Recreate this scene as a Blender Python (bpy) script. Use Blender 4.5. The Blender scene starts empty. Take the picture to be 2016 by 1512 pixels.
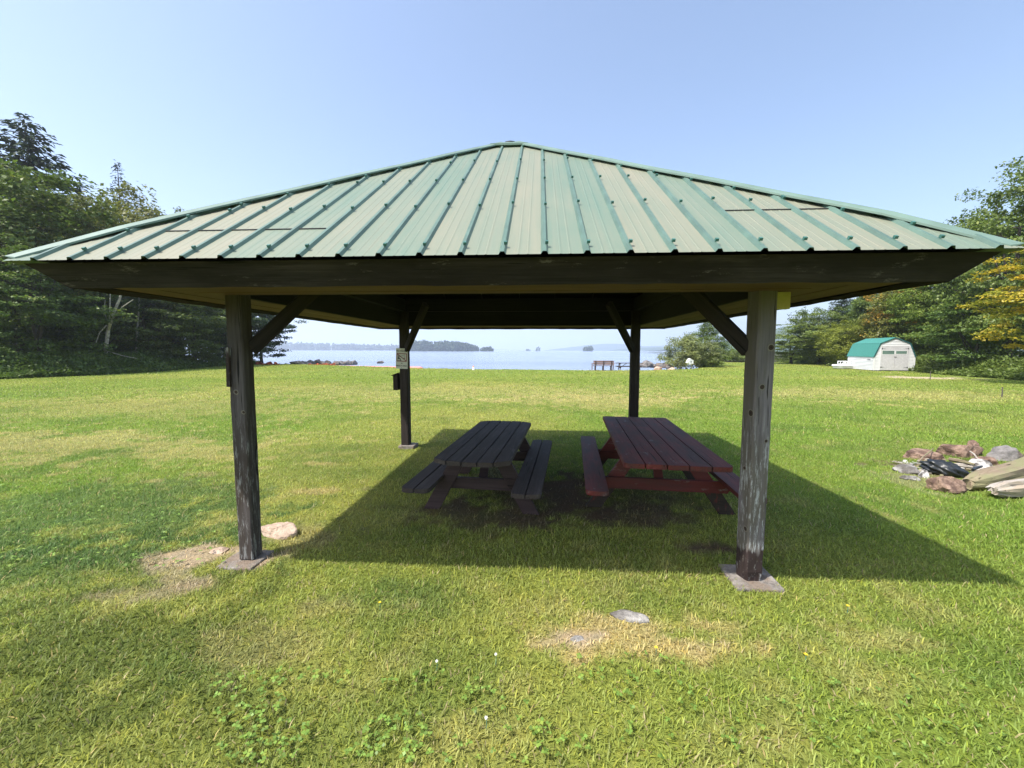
import bpy, math, random
import numpy as np
from mathutils import Vector, Matrix, Euler
R_ = math.radians
sc = bpy.context.scene
col = sc.collection
rng = np.random.default_rng(7)
random.seed(7)

# ------------------------------------------------------------------ camera model
F, PITCH, ROLL, CH = 816.5, .0815, .002, 1.6

def ray(px, py):
    cr, sr = math.cos(ROLL), math.sin(ROLL)
    a, b = px-1008, py-756
    u, v = cr*a+sr*b, -sr*a+cr*b
    up = -v/F
    return u/F, math.cos(PITCH)+up*math.sin(PITCH), up*math.cos(PITCH)-math.sin(PITCH)

def gnd(px, py, z=0.):          # ground point below a photo position
    x, y, zz = ray(px, py); k = (z-CH)/zz
    return x*k, y*k

def atd(px, py, Y):             # point at a distance Y straight ahead
    x, y, zz = ray(px, py); k = Y/y
    return x*k, Y, CH+zz*k

# ------------------------------------------------------------------ helpers
def tag(o, label=None, cat=None, group=None, kind=None):
    if label: o['label'] = label
    if cat: o['category'] = cat
    if group: o['group'] = group
    if kind: o['kind'] = kind
    return o

def empty(name, loc=(0, 0, 0), rz=0., rot=None, scale=None):
    o = bpy.data.objects.new(name, None); col.objects.link(o)
    o.location = loc
    o.rotation_euler = rot if rot is not None else (0, 0, rz)
    if scale is not None: o.scale = scale
    o.empty_display_size = .2
    return o

def link(name, me, parent=None):
    o = bpy.data.objects.new(name, me); col.objects.link(o)
    if parent is not None: o.parent = parent
    return o

class MB:
    def __init__(s): s.v = []; s.f = []; s.m = []; s.M = Matrix.Identity(4)
    def add(s, vs, fs, mi=0):
        n = len(s.v)
        s.v += [tuple(s.M @ Vector(p)) for p in vs]
        s.f += [tuple(i+n for i in f) for f in fs]; s.m += [mi]*len(fs)
    def hexa(s, b, t, mi=0):     # b,t: four bottom points and four top points, same order
        s.add(list(b)+list(t), [(3, 2, 1, 0), (4, 5, 6, 7), (0, 1, 5, 4), (1, 2, 6, 5), (2, 3, 7, 6), (3, 0, 4, 7)], mi)
    def box(s, x0, x1, y0, y1, z0, z1, mi=0):
        s.hexa([(x0, y0, z0), (x1, y0, z0), (x1, y1, z0), (x0, y1, z0)], [(x0, y0, z1), (x1, y0, z1), (x1, y1, z1), (x0, y1, z1)], mi)
    def beam(s, a, b, w, h, mi=0, up=(0, 0, 1)):   # w sideways, h along up
        a = Vector(a); b = Vector(b); d = (b-a).normalized(); u = Vector(up)
        sd = d.cross(u).normalized(); u = sd.cross(d).normalized()
        c = []
        for p in (a, b):
            c += [p-sd*w/2-u*h/2, p+sd*w/2-u*h/2, p+sd*w/2+u*h/2, p-sd*w/2+u*h/2]
        s.add([tuple(p) for p in c], [(3, 2, 1, 0), (4, 5, 6, 7), (0, 1, 5, 4), (1, 2, 6, 5), (2, 3, 7, 6), (3, 0, 4, 7)], mi)
    def prism(s, poly, z0, z1, mi=0):              # polygon in xy extruded in z
        n = len(poly)
        s.add([(x, y, z0) for x, y in poly]+[(x, y, z1) for x, y in poly],
              [tuple(range(n-1, -1, -1)), tuple(range(n, 2*n))]+[(i, (i+1) % n, (i+1) % n+n, i+n) for i in range(n)], mi)
    def tube(s, pts, rad, n=8, mi=0, cap=True, jit=0.):
        pts = [Vector(p) for p in pts]; vs = []; fs = []
        for i, p in enumerate(pts):
            d = (pts[min(i+1, len(pts)-1)]-pts[max(i-1, 0)]).normalized()
            a = d.orthogonal().normalized() if abs(d.z) > .95 else d.cross(Vector((0, 0, 1))).normalized()
            b = d.cross(a).normalized()
            for k in range(n):
                t = 2*math.pi*k/n; r = rad[i]*(1+random.uniform(-jit, jit))
                vs.append(tuple(p+(a*math.cos(t)+b*math.sin(t))*r))
        for i in range(len(pts)-1):
            for k in range(n):
                fs.append((i*n+k, i*n+(k+1) % n, (i+1)*n+(k+1) % n, (i+1)*n+k))
        if cap: fs.append(tuple(range(n-1, -1, -1))); fs.append(tuple((len(pts)-1)*n+k for k in range(n)))
        s.add(vs, fs, mi)
    def mesh(s, name, mats, smooth=False):
        me = bpy.data.meshes.new(name); me.from_pydata(s.v, [], s.f); me.update()
        for m in (mats if isinstance(mats, (list, tuple)) else [mats]): me.materials.append(m)
        me.polygons.foreach_set('material_index', s.m)
        if smooth: me.polygons.foreach_set('use_smooth', [True]*len(s.f))
        return me
    def build(s, name, mats, parent=None, smooth=False, bevel=0., seg=2):
        o = link(name, s.mesh(name, mats, smooth), parent)
        if bevel:
            b = o.modifiers.new('bevel', 'BEVEL'); b.width = bevel; b.segments = seg; b.limit_method = 'ANGLE'
        return o

def raw_mesh(name, V, Fa, mat, attrs=None, smooth=False, colors=None):
    """V (n,3), Fa (m,k); attrs {name: per-face float}; colors per-vertex rgb"""
    me = bpy.data.meshes.new(name); V = np.asarray(V, np.float32); Fa = np.asarray(Fa, np.int32); m, k = Fa.shape
    me.vertices.add(len(V)); me.vertices.foreach_set('co', V.ravel())
    me.loops.add(m*k); me.loops.foreach_set('vertex_index', Fa.ravel())
    me.polygons.add(m); me.polygons.foreach_set('loop_start', np.arange(0, m*k, k, dtype=np.int32))
    if smooth: me.polygons.foreach_set('use_smooth', np.ones(m, bool))
    me.update(calc_edges=True)
    for n, a in (attrs or {}).items():
        at = me.attributes.new(n, 'FLOAT', 'FACE'); at.data.foreach_set('value', np.asarray(a, np.float32))
    if colors is not None:
        at = me.attributes.new('col', 'FLOAT_COLOR', 'POINT')
        at.data.foreach_set('color', np.c_[colors, np.ones(len(colors))].astype(np.float32).ravel())
    me.materials.append(mat)
    return me

def nz(v): return v/np.maximum(np.linalg.norm(v, axis=-1, keepdims=True), 1e-9)

# value noise in numpy
_lat = np.random.default_rng(3).random((256, 256))
def vn(x, y, s, seed=0):
    x = x/s+seed*17.3; y = y/s+seed*9.1
    xi = np.floor(x).astype(int); yi = np.floor(y).astype(int); fx = x-xi; fy = y-yi
    fx = fx*fx*(3-2*fx); fy = fy*fy*(3-2*fy)
    g = lambda a, b: _lat[a % 256, b % 256]
    return (g(xi, yi)*(1-fx)+g(xi+1, yi)*fx)*(1-fy)+(g(xi, yi+1)*(1-fx)+g(xi+1, yi+1)*fx)*fy
def fbm(x, y, s, seed=0, o=3):
    t = 0; a = 1; n = 0
    for i in range(o): t = t+a*vn(x, y, s/2**i, seed+i*3); n += a; a *= .55
    return t/n

# ------------------------------------------------------------------ materials
class NT:
    def __init__(s, name):
        s.mat = bpy.data.materials.new(name); s.mat.use_nodes = True; s.t = s.mat.node_tree; s.n = s.t.nodes
        s.n.clear(); s.out = s.n.new('ShaderNodeOutputMaterial')
    def new(s, typ, **kw):
        n = s.n.new('ShaderNode'+typ)
        for k, v in kw.items():
            if k in ('ins',):
                for a, b in v.items():
                    if hasattr(b, 'node') or isinstance(b, bpy.types.NodeSocket): s.t.links.new(b, n.inputs[a])
                    else: n.inputs[a].default_value = b
            else: setattr(n, k, v)
        return n
    def l(s, a, b): s.t.links.new(a, b)
    def math(s, op, a, b=None, clamp=False):
        n = s.n.new('ShaderNodeMath'); n.operation = op; n.use_clamp = clamp
        for i, v in enumerate((a, b)):
            if v is None: continue
            if isinstance(v, (int, float)): n.inputs[i].default_value = v
            else: s.l(v, n.inputs[i])
        return n.outputs[0]
    def mix(s, f, a, b, typ='MIX'):
        n = s.n.new('ShaderNodeMix'); n.data_type = 'RGBA'; n.blend_type = typ
        for i, v in ((0, f), (6, a), (7, b)):
            if isinstance(v, (int, float)): n.inputs[i].default_value = v
            elif isinstance(v, (tuple, list)): n.inputs[i].default_value = (*v[:3], 1)
            else: s.l(v, n.inputs[i])
        return n.outputs[2]
    def ramp(s, f, stops, interp='LINEAR'):
        n = s.n.new('ShaderNodeValToRGB'); s.l(f, n.inputs[0]); cr = n.color_ramp; cr.interpolation = interp
        while len(cr.elements) < len(stops): cr.elements.new(.5)
        for e, (p, c) in zip(cr.elements, stops):
            e.position = p; e.color = (*c, 1) if isinstance(c, (tuple, list)) else (c, c, c, 1)
        return n.outputs[0]
    def coord(s, which='Object', scale=(1, 1, 1), rot=(0, 0, 0), loc=(0, 0, 0)):
        tc = s.n.new('ShaderNodeTexCoord'); m = s.n.new('ShaderNodeMapping'); s.l(tc.outputs[which], m.inputs[0])
        m.inputs['Scale'].default_value = scale; m.inputs['Rotation'].default_value = rot; m.inputs['Location'].default_value = loc
        return m.outputs[0]
    def noise(s, vec, scale=5, detail=4, rough=.55, dist=0., out=0):
        n = s.n.new('ShaderNodeTexNoise'); s.l(vec, n.inputs['Vector'])
        n.inputs['Scale'].default_value = scale; n.inputs['Detail'].default_value = detail
        n.inputs['Roughness'].default_value = rough; n.inputs['Distortion'].default_value = dist
        return n.outputs[out]
    def bump(s, h, strength=.5, dist=.01, normal=None):
        n = s.n.new('ShaderNodeBump'); s.l(h, n.inputs['Height']); n.inputs['Strength'].default_value = strength
        n.inputs['Distance'].default_value = dist
        if normal is not None: s.l(normal, n.inputs['Normal'])
        return n.outputs[0]
    def bsdf(s, color, rough=.7, normal=None, metallic=0., spec=.5, **kw):
        n = s.n.new('ShaderNodeBsdfPrincipled')
        for k, v in (('Base Color', color), ('Roughness', rough), ('Metallic', metallic), ('Specular IOR Level', spec)):
            if isinstance(v, (int, float)): n.inputs[k].default_value = v
            elif isinstance(v, (tuple, list)): n.inputs[k].default_value = (*v[:3], 1)
            else: s.l(v, n.inputs[k])
        if normal is not None: s.l(normal, n.inputs['Normal'])
        s.l(n.outputs[0], s.out.inputs[0])
        return n

def wood(name, dark, light, axis='Z', stain=None, grain=1., rough=.85, knots=(), base_tone=None, peel=None, var=.5, patches=None):
    """weathered timber, grain along the given object axis"""
    t = NT(name)
    a = {'X': (1, 0, 0), 'Y': (0, 1, 0), 'Z': (0, 0, 1)}[axis]
    st = lambda lo, hi: tuple(lo if q else hi for q in a)
    fine = t.noise(t.coord(scale=st(2.5, 90)), 1., 5, .65)
    med = t.noise(t.coord(scale=st(.8, 22)), 1., 4, .6, 1.2)
    broad = t.noise(t.coord(scale=st(1.1, 3.5)), 1., 3, .5)
    crack = t.noise(t.coord(scale=st(1.6, 55), loc=(3, 7, 1)), 1., 2, .5, .6)
    f = t.math('ADD', t.math('MULTIPLY', fine, .5), t.math('MULTIPLY', med, .5))
    f = t.ramp(f, [(.32, 0.), (.68, 1.)])
    c = t.mix(f, dark, light)
    c = t.mix(t.ramp(broad, [(.35, 0.), (.7, 1.)]), c, t.mix(.5, c, tuple(x*(1-var) for x in dark)))
    if stain is not None:
        sm = t.ramp(t.noise(t.coord(scale=st(1.5, 6), loc=(9, 2, 4)), 1., 5, .65), [(.42, 0.), (.62, 1.)])
        c = t.mix(sm, c, stain)
    if patches is not None:      # paint worn through to bare grain
        pn = t.ramp(t.noise(t.coord(scale=st(4, 11), loc=(7, 3, 6)), 1., 6, .75), [(.60, 0.), (.68, 1.)])
        c = t.mix(t.math('MULTIPLY', pn, .8), c, patches)
    cr = t.ramp(crack, [(.30, 0.), (.345, 1.)])
    c = t.mix(cr, tuple(x*.25 for x in dark), c)
    h = t.math('ADD', t.math('MULTIPLY', f, .5), t.math('MULTIPLY', cr, .8))
    if peel is not None:      # flaking pale paint remains, below a given height
        tc = t.n.new('ShaderNodeTexCoord'); sp = t.new('SeparateXYZ'); t.l(tc.outputs['Object'], sp.inputs[0])
        pm = t.ramp(t.noise(t.coord(scale=st(6, 50), loc=(1, 8, 3)), 1., 6, .75), [(.53, 0.), (.60, 1.)])
        hh = t.ramp(t.math('DIVIDE', sp.outputs[2], 2.), [(.0, 1.), (.42, .7), (.62, 0.)])
        c = t.mix(t.math('MULTIPLY', pm, hh), c, peel)
    if base_tone is not None:
        colr, top = base_tone
        tc = t.n.new('ShaderNodeTexCoord'); sp = t.new('SeparateXYZ'); t.l(tc.outputs['Object'], sp.inputs[0])
        n1 = t.noise(t.coord(scale=(40, 40, 4)), 1., 3, .6)
        zz = t.math('ADD', sp.outputs[2], t.math('MULTIPLY', t.math('SUBTRACT', n1, .5), .22))
        m = t.ramp(t.math('DIVIDE', zz, top*2), [(.47, 1.), (.53, 0.)])
        chip = t.ramp(t.noise(t.coord(scale=(30, 30, 12), loc=(5, 5, 5)), 1., 4, .7), [(.56, 1.), (.62, .25)])
        c = t.mix(t.math('MULTIPLY', m, chip), c, t.mix(f, tuple(x*.6 for x in colr), colr))
    for (kx, ky, kz, kr) in knots:
        g = t.new('VectorMath', operation='DISTANCE')
        tc = t.n.new('ShaderNodeTexCoord')
        wv = t.n.new('ShaderNodeVectorMath'); wv.operation = 'ADD'
        t.l(tc.outputs['Object'], wv.inputs[0])
        nn = t.new('VectorMath', operation='SCALE'); t.l(t.noise(t.coord(scale=(12, 12, 6)), 1., 2, .5, out=1), nn.inputs[0]); nn.inputs[3].default_value = .02
        t.l(nn.outputs[0], wv.inputs[1]); t.l(wv.outputs[0], g.inputs[0]); g.inputs[1].default_value = (kx+.01, ky+.01, kz+.01)
        d = t.math('DIVIDE', g.outputs['Value'], kr)
        kc = t.ramp(d, [(0., (.015, .010, .008)), (.42, (.055, .036, .026)), (.55, (.01, .008, .006)), (.62, (.22, .19, .15)), (.95, (.13, .12, .11))])
        c = t.mix(t.ramp(d, [(.0, 1.), (.6, 1.), (1., 0.)]), c, kc)
        h = t.math('ADD', h, t.math('MULTIPLY', t.ramp(d, [(.3, 0.), (.5, .0), (.6, 1.), (1., 0.)]), .7))
    t.bsdf(c, rough, t.bump(h, .6*grain, .006), spec=.25)
    return t.mat

def plain(name, color, rough=.6, metallic=0., nscale=8., namt=.25, spec=.5, bump=0.):
    t = NT(name)
    n = t.noise(t.coord(), nscale, 5, .6)
    c = t.mix(t.ramp(n, [(.3, 0.), (.7, 1.)]), tuple(x*(1-namt) for x in color), tuple(min(1, x*(1+namt*.6)) for x in color))
    t.bsdf(c, rough, t.bump(n, bump, .01) if bump else None, metallic, spec)
    return t.mat

def rockmat(name, a, b, c2=None, scale=6.):
    t = NT(name)
    n = t.noise(t.coord(), scale, 8, .65, .3); n2 = t.noise(t.coord(loc=(4, 4, 4)), scale*.35, 4, .6); n3 = t.noise(t.coord(loc=(2, 1, 4)), scale*7, 3, .7)
    c = t.mix(t.ramp(n, [(.35, 0.), (.65, 1.)]), a, b)
    if c2: c = t.mix(t.ramp(n2, [(.5, 0.), (.62, 1.)]), c, c2)
    c = t.mix(t.ramp(n3, [(.3, .35), (.5, 0.)]), c, tuple(x*.3 for x in a))
    t.bsdf(c, .9, t.bump(t.math('ADD', n, t.math('MULTIPLY', n3, .3)), .9, .03), spec=.2)
    return t.mat

def leafmat(name, warm=(.30, .26, .04), warm_at=(.75, 1.), trans=.35, gloss=.45, autumn=None):
    """leaf colour = the tree's own colour varied leaf by leaf"""
    t = NT(name)
    oi = t.n.new('ShaderNodeObjectInfo'); at = t.n.new('ShaderNodeAttribute'); at.attribute_name = 'tint'
    v = t.math('ADD', t.math('MULTIPLY', at.outputs['Fac'], .9), .55)
    vv = t.n.new('ShaderNodeVectorMath'); vv.operation = 'SCALE'; t.l(oi.outputs['Color'], vv.inputs[0]); t.l(v, vv.inputs[3])
    c = t.mix(t.math('MULTIPLY', t.ramp(at.outputs['Fac'], [(warm_at[0], 0.), (warm_at[1], 1.)]), .45), vv.outputs[0], warm)
    if autumn:
        n = t.noise(t.coord(), .55, 3, .6)
        n2 = t.math('ADD', n, t.math('MULTIPLY', t.math('SUBTRACT', at.outputs['Fac'], .5), .22))
        c = t.mix(t.ramp(n2, [(autumn[0], 0.), (autumn[0]+.07, 1.)]), c, t.mix(at.outputs['Fac'], autumn[1], autumn[2]))
    p = t.bsdf(c, gloss, spec=.3)
    tr = t.n.new('ShaderNodeBsdfTranslucent'); t.l(t.mix(.5, c, (.35, .45, .05), 'OVERLAY'), tr.inputs[0])
    mx = t.n.new('ShaderNodeMixShader'); mx.inputs[0].default_value = trans
    t.l(p.outputs[0], mx.inputs[1]); t.l(tr.outputs[0], mx.inputs[2]); t.l(mx.outputs[0], t.out.inputs[0])
    return t.mat

M = {}
M['leaf'] = leafmat('leaf')
M['needle'] = leafmat('needle', warm=(.16, .17, .05), trans=.15, gloss=.55)
M['leaf_orange'] = leafmat('leaf_orange', autumn=(.52, (.34, .17, .03), (.45, .28, .04)))
M['leaf_yellow'] = leafmat('leaf_yellow', autumn=(.49, (.55, .34, .03), (.50, .42, .045)), trans=.4)
M['bark'] = wood('bark', (.035, .028, .022), (.10, .085, .07), 'Z', grain=1.5)
M['birch'] = plain('birch_bark', (.42, .38, .32), .8, nscale=6, namt=.5)
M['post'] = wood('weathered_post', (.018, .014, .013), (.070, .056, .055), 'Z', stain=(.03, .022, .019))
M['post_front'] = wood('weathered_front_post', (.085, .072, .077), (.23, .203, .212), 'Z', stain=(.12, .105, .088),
     peel=(.44, .45, .45), base_tone=((.045, .030, .028), .235), knots=((-.068, -.03, 1.18, .035), (-.02, -.068, 1.36, .028), (-.069, .01, .80, .022), (-.068, -.03, .38, .026), (.03, -.068, 1.62, .03), (.03, -.069, 1.0, .02)))
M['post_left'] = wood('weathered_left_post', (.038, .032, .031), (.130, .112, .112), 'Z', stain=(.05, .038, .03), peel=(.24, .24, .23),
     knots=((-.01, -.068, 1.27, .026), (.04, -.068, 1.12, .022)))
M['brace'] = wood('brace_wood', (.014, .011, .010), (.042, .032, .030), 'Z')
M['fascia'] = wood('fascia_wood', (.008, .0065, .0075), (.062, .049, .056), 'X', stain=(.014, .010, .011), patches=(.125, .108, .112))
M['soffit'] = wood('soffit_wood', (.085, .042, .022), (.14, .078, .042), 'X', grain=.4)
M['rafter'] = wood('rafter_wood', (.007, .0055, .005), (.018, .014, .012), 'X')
M['table_brown'] = wood('brown_table_wood', (.028, .021, .018), (.135, .112, .100), 'Y', stain=(.055, .040, .033), rough=.75, patches=(.13, .11, .10))
M['table_brown_x'] = wood('brown_table_frame', (.04, .024, .022), (.085, .055, .052), 'X', rough=.6)
M['table_red'] = wood('red_table_wood', (.115, .020, .016), (.235, .050, .040), 'Y', stain=(.08, .034, .028), rough=.65, patches=(.20, .16, .145))
M['table_red_x'] = wood('red_table_frame', (.12, .024, .019), (.19, .042, .034), 'X', stain=(.09, .032, .026), rough=.7, patches=(.22, .19, .17), base_tone=((.05, .036, .026), .20))  # frame timber blends to dark brown towards the foot
M['log_grey'] = wood('driftwood', (.24, .21, .18), (.52, .48, .42), 'Z', grain=1.4, stain=(.33, .27, .2))
M['log_tan'] = wood('bare_log', (.15, .11, .07), (.34, .27, .19), 'Z', stain=(.20, .19, .10))
M['concrete'] = rockmat('concrete', (.17, .15, .13), (.33, .30, .27), (.22, .17, .13), 14)
M['granite_pink'] = rockmat('pink_granite', (.36, .26, .19), (.56, .43, .34), (.30, .24, .2), 7)
M['fieldstone'] = rockmat('fieldstone', (.17, .110, .078), (.34, .235, .175), (.11, .070, .055), 16)
M['greystone'] = rockmat('grey_stone', (.20, .19, .18), (.42, .40, .37), (.12, .11, .10), 10)
M['lake_rock'] = rockmat('lake_rock', (.10, .095, .09), (.28, .26, .25), (.19, .14, .11), 3)
M['shed_wall'] = plain('white_siding', (.64, .64, .64), .5, nscale=2, namt=.06)
M['shed_door'] = plain('grey_door_paint', (.48, .465, .48), .6, nscale=9, namt=.14)
M['shed_roof'] = plain('green_shed_roof', (.040, .20, .165), .6, nscale=14, namt=.2)
M['shed_trim'] = plain('dark_green_trim', (.02, .09, .09), .5)
M['iron'] = plain('black_iron', (.02, .02, .022), .5)
M['ply'] = plain('plywood_block', (.42, .36, .11), .7, nscale=12, namt=.2)
M['bolt'] = plain('rusty_bolt', (.10, .085, .08), .5)
M['glass'] = plain('green_shed_glass', (.13, .20, .17), .15, spec=.8, nscale=3)
M['white'] = plain('white_paint', (.82, .82, .80), .4, namt=.08)
M['boat_hull'] = plain('boat_hull', (.62, .62, .61), .4, namt=.12)
M['orange'] = plain('orange_marker', (.8, .25, .04), .5)
M['dandelion'] = plain('dandelion_yellow', (.85, .62, .02), .6)
M['bag'] = plain('black_plastic', (.018, .021, .023), .35, nscale=20, namt=.3, bump=.3)
M['ash'] = rockmat('white_ash', (.45, .43, .41), (.75, .73, .7), (.12, .11, .10), 25)
M['bench_wood'] = wood('bench_wood', (.17, .09, .07), (.30, .18, .14), 'X')
M['stake'] = plain('stake', (.10, .085, .07), .8)
M['sign_white'] = plain('sign_face', (.66, .65, .62), .5, namt=.1)
M['sign_red'] = plain('sign_red', (.22, .02, .03), .5)
M['sign_black'] = plain('sign_black', (.015, .015, .018), .5)
t = NT('green_standing_metal')      # faded green enamel, chalky tan where weathered
uv = t.n.new('ShaderNodeUVMap'); mp = t.n.new('ShaderNodeMapping'); t.l(uv.outputs[0], mp.inputs[0]); mp.inputs['Scale'].default_value = (28, .7, 1)
st1 = t.noise(mp.outputs[0], 1., 4, .6)
mp2 = t.n.new('ShaderNodeMapping'); t.l(uv.outputs[0], mp2.inputs[0]); mp2.inputs['Scale'].default_value = (2.2, .9, 1)
st2 = t.noise(mp2.outputs[0], 1., 4, .6)
mp3 = t.n.new('ShaderNodeMapping'); t.l(uv.outputs[0], mp3.inputs[0]); mp3.inputs['Scale'].default_value = (60, 60, 1)
st3 = t.noise(mp3.outputs[0], 1., 2, .7)
fa = t.n.new('ShaderNodeAttribute'); fa.attribute_name = 'fade'
f = t.math('ADD', fa.outputs['Fac'], t.math('ADD', t.math('MULTIPLY', t.math('SUBTRACT', st1, .5), .9), t.math('MULTIPLY', t.math('SUBTRACT', st2, .5), 1.1)), True)
c = t.mix(f, (.110, .172, .130), (.222, .215, .155))
c = t.mix(t.ramp(st3, [(.30, .5), (.42, 0.)]), c, (.18, .2, .15))
t.bsdf(c, .5, t.bump(st1, .08, .004), spec=.35)
M['metal'] = t.mat
M['metal_rib'] = plain('green_metal_rib', (.088, .150, .118), .45, nscale=5, namt=.25)
M['metal_cap'] = plain('green_metal_cap', (.135, .205, .165), .45, nscale=5, namt=.2)
M['dark_seam'] = plain('seam_shadow_gap', (.03, .03, .03), .8)
M['screw'] = plain('screw_head', (.04, .13, .11), .5)

# ------------------------------------------------------------------ world, sun, camera
w = bpy.data.worlds.new('World'); sc.world = w; w.use_nodes = True
SD = Vector((-1.10, -.74, 2.11)).normalized()
sk = w.node_tree.nodes.new('ShaderNodeTexSky'); sk.sky_type = 'NISHITA'; sk.sun_disc = False
sk.sun_elevation = math.asin(SD.z); sk.sun_rotation = math.atan2(SD.x, SD.y)
sk.air_density = 1.0; sk.dust_density = 2.6; sk.ozone_density = 1.7; sk.altitude = 100
bg = w.node_tree.nodes['Background']; w.node_tree.links.new(sk.outputs[0], bg.inputs[0]); bg.inputs[1].default_value = .142
sl = bpy.data.lights.new('sun', 'SUN'); sl.energy = 4.0; sl.angle = R_(1.0); sl.color = (1, .955, .88)
so = bpy.data.objects.new('sun', sl); col.objects.link(so); so.rotation_euler = SD.to_track_quat('Z', 'Y').to_euler(); so.location = (-10, -8, 20)
cd = bpy.data.cameras.new('camera'); co = bpy.data.objects.new('camera', cd); col.objects.link(co); sc.camera = co
cd.sensor_width = 36; cd.lens = F/2016*36; cd.clip_start = .05; cd.clip_end = 30000
co.matrix_world = Matrix.Translation((0, 0, CH)) @ Matrix.Rotation(math.pi/2-PITCH, 4, 'X') @ Matrix.Rotation(ROLL, 4, 'Z')
sc.view_settings.view_transform = 'Standard'; sc.view_settings.look = 'None'; sc.view_settings.gamma = 1.; sc.view_settings.exposure = 1.0
sc.cycles.max_bounces = 6; sc.cycles.diffuse_bounces = 3; sc.cycles.transparent_max_bounces = 4; sc.cycles.volume_bounces = 1
sc.cycles.use_denoising = True

# ------------------------------------------------------------------ ground
EX = np.array([-400, -60, -30, -24, -18, -8, -2, 6, 12, 14.5, 17, 22, 26, 30, 60, 400])
EY = np.array([70, 52, 48.5, 46.5, 43, 36.6, 34.6, 34.2, 34.3, 35.5, 38, 46.5, 53, 64, 140, 1100])
def edge(x): return np.interp(x, EX, EY)
WATER = -.8
def gz(x, y):
    e = edge(x); d = y-e
    z = -np.clip(d, 0, 9)/9*1.7-.05*(np.clip(d+1.5, 0, 3)/3)**2
    z = z+np.where((d < 0), .012*(vn(x, y, 1.3, 5)-.5)+.02*(vn(x, y, 5, 6)-.5), .10*(vn(x, y, 3., 8)-.5))
    return z

# patches: (px, py, rx, ry, rot, kind, strength) placed where the photo shows them
PATCH = []
def patch(px, py, rx, ry, kind, s=1., rot=0.):
    x, y = gnd(px, py); PATCH.append((x, y, rx, ry, rot, kind, s))
patch(930, 1015, .75, .30, 'soil', .75); patch(1120, 960, .30, .75, 'soil', 1.); patch(1100, 1000, .9, .35, 'soil', .6)
patch(1395, 1078, .22, .10, 'soil', 1.); patch(1240, 1020, .6, .2, 'soil', .6); patch(990, 940, .35, .8, 'soil', .7); patch(1290, 960, .5, .6, 'soil', .5)
patch(415, 1095, .30, .12, 'tan', 1.); patch(340, 1130, .30, .07, 'tan', .55, -.5); patch(400, 1083, .2, .08, 'tan', .9); patch(270, 1178, .25, .10, 'tan', .5)
patch(1250, 1240, .48, .17, 'straw', 1.); patch(1330, 1275, .5, .10, 'straw', .9); patch(1135, 1255, .16, .05, 'tan', .8); patch(1330, 1262, .26, .06, 'straw', 1.); patch(1400, 1272, .12, .05, 'tan', .7)
patch(640, 912, .35, .12, 'straw', .7); patch(620, 965, .3, .1, 'straw', .7); patch(700, 1200, .4, .12, 'straw', .35); patch(560, 1270, .35, .2, 'straw', .3)
patch(1700, 1250, .3, .12, 'straw', .35); patch(600, 1060, .15, .25, 'straw', .5, .7)
patch(180, 1010, 1.6, .9, 'dark', .7); patch(330, 1030, .9, .6, 'dark', .5); patch(60, 1120, 1., .5, 'dark', .6); patch(330, 1300, .6, .25, 'dark', .7); patch(120, 1230, .5, .25, 'dark', .5)
patch(200, 1260, .9, .45, 'olive', .8); patch(470, 1400, .5, .22, 'olive', .6); patch(90, 1420, .4, .25, 'olive', .7); patch(800, 1180, .5, .2, 'dark', .45); patch(80, 880, 3.5, 1.2, 'straw', .55); patch(300, 800, 5, 2., 'straw', .35); patch(900, 770, 9, 3., 'straw', .35); patch(1700, 775, 6, 2.5, 'straw', .4); patch(1150, 790, 3, 2, 'straw', .45)
patch(1845, 950, .55, .4, 'tan', .35); patch(1900, 920, .62, .42, 'soil', 1.0)
patch(1822, 743.5, 1.75, .9, 'sand', 1.3)
COLS = dict(soil=(.125, .092, .062), tan=(.42, .33, .24), straw=(.42, .35, .16), dark=(.078, .140, .040), olive=(.120, .150, .034), sand=(.50, .42, .32))

PATCH.sort(key=lambda p: p[5] not in ('dark', 'olive'))
def lawn(x, y):
    n1 = fbm(x, y, 5., 1); n2 = fbm(x, y, 1.1, 2); n3 = fbm(x, y, .28, 3); n0 = fbm(x, y*.55, 14., 4); n4 = vn(x, y, .09, 13)
    g = np.array([.148, .228, .034]); ye = np.array([.250, .275, .064]); dk = np.array([.085, .148, .030])
    a = np.clip((n1-.42)*3+(n0-.5)*2.2+.25, 0, 1)[:, None]
    c = g*(1-a)+ye*a
    b = np.clip((n2-.55)*3.5, 0, 1)[:, None]*.6; c = c*(1-b)+dk*b
    far = np.clip((y-7)/12, 0, 1)[:, None]; c = c*(1-far*.45)+np.array([.222, .262, .052])*far*.45
    dry = np.clip((n3-.60)*4, 0, 1)*.45*np.clip(1.2-np.hypot(x, y)/25, .35, 1)
    c = c*(1-dry[:, None])+np.array([.34, .31, .12])*dry[:, None]
    bare = np.zeros(len(x))
    for (cx, cy, rx, ry, ro, k, s) in PATCH:
        dx, dy = x-cx, y-cy; u = (dx*math.cos(ro)+dy*math.sin(ro))/rx; v = (-dx*math.sin(ro)+dy*math.cos(ro))/ry
        r = np.sqrt(u*u+v*v)+(n3-.5)*2.2+(n2-.5)*1.3+(n4-.5)*1.2
        m = np.clip((1.25-r)*1.6, 0, 1)*s; m = np.clip(m, 0, 1)
        c = c*(1-m[:, None])+np.array(COLS[k])*m[:, None]
        if k in ('soil', 'tan', 'sand'): bare = np.maximum(bare, m)
    return c, bare

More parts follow.
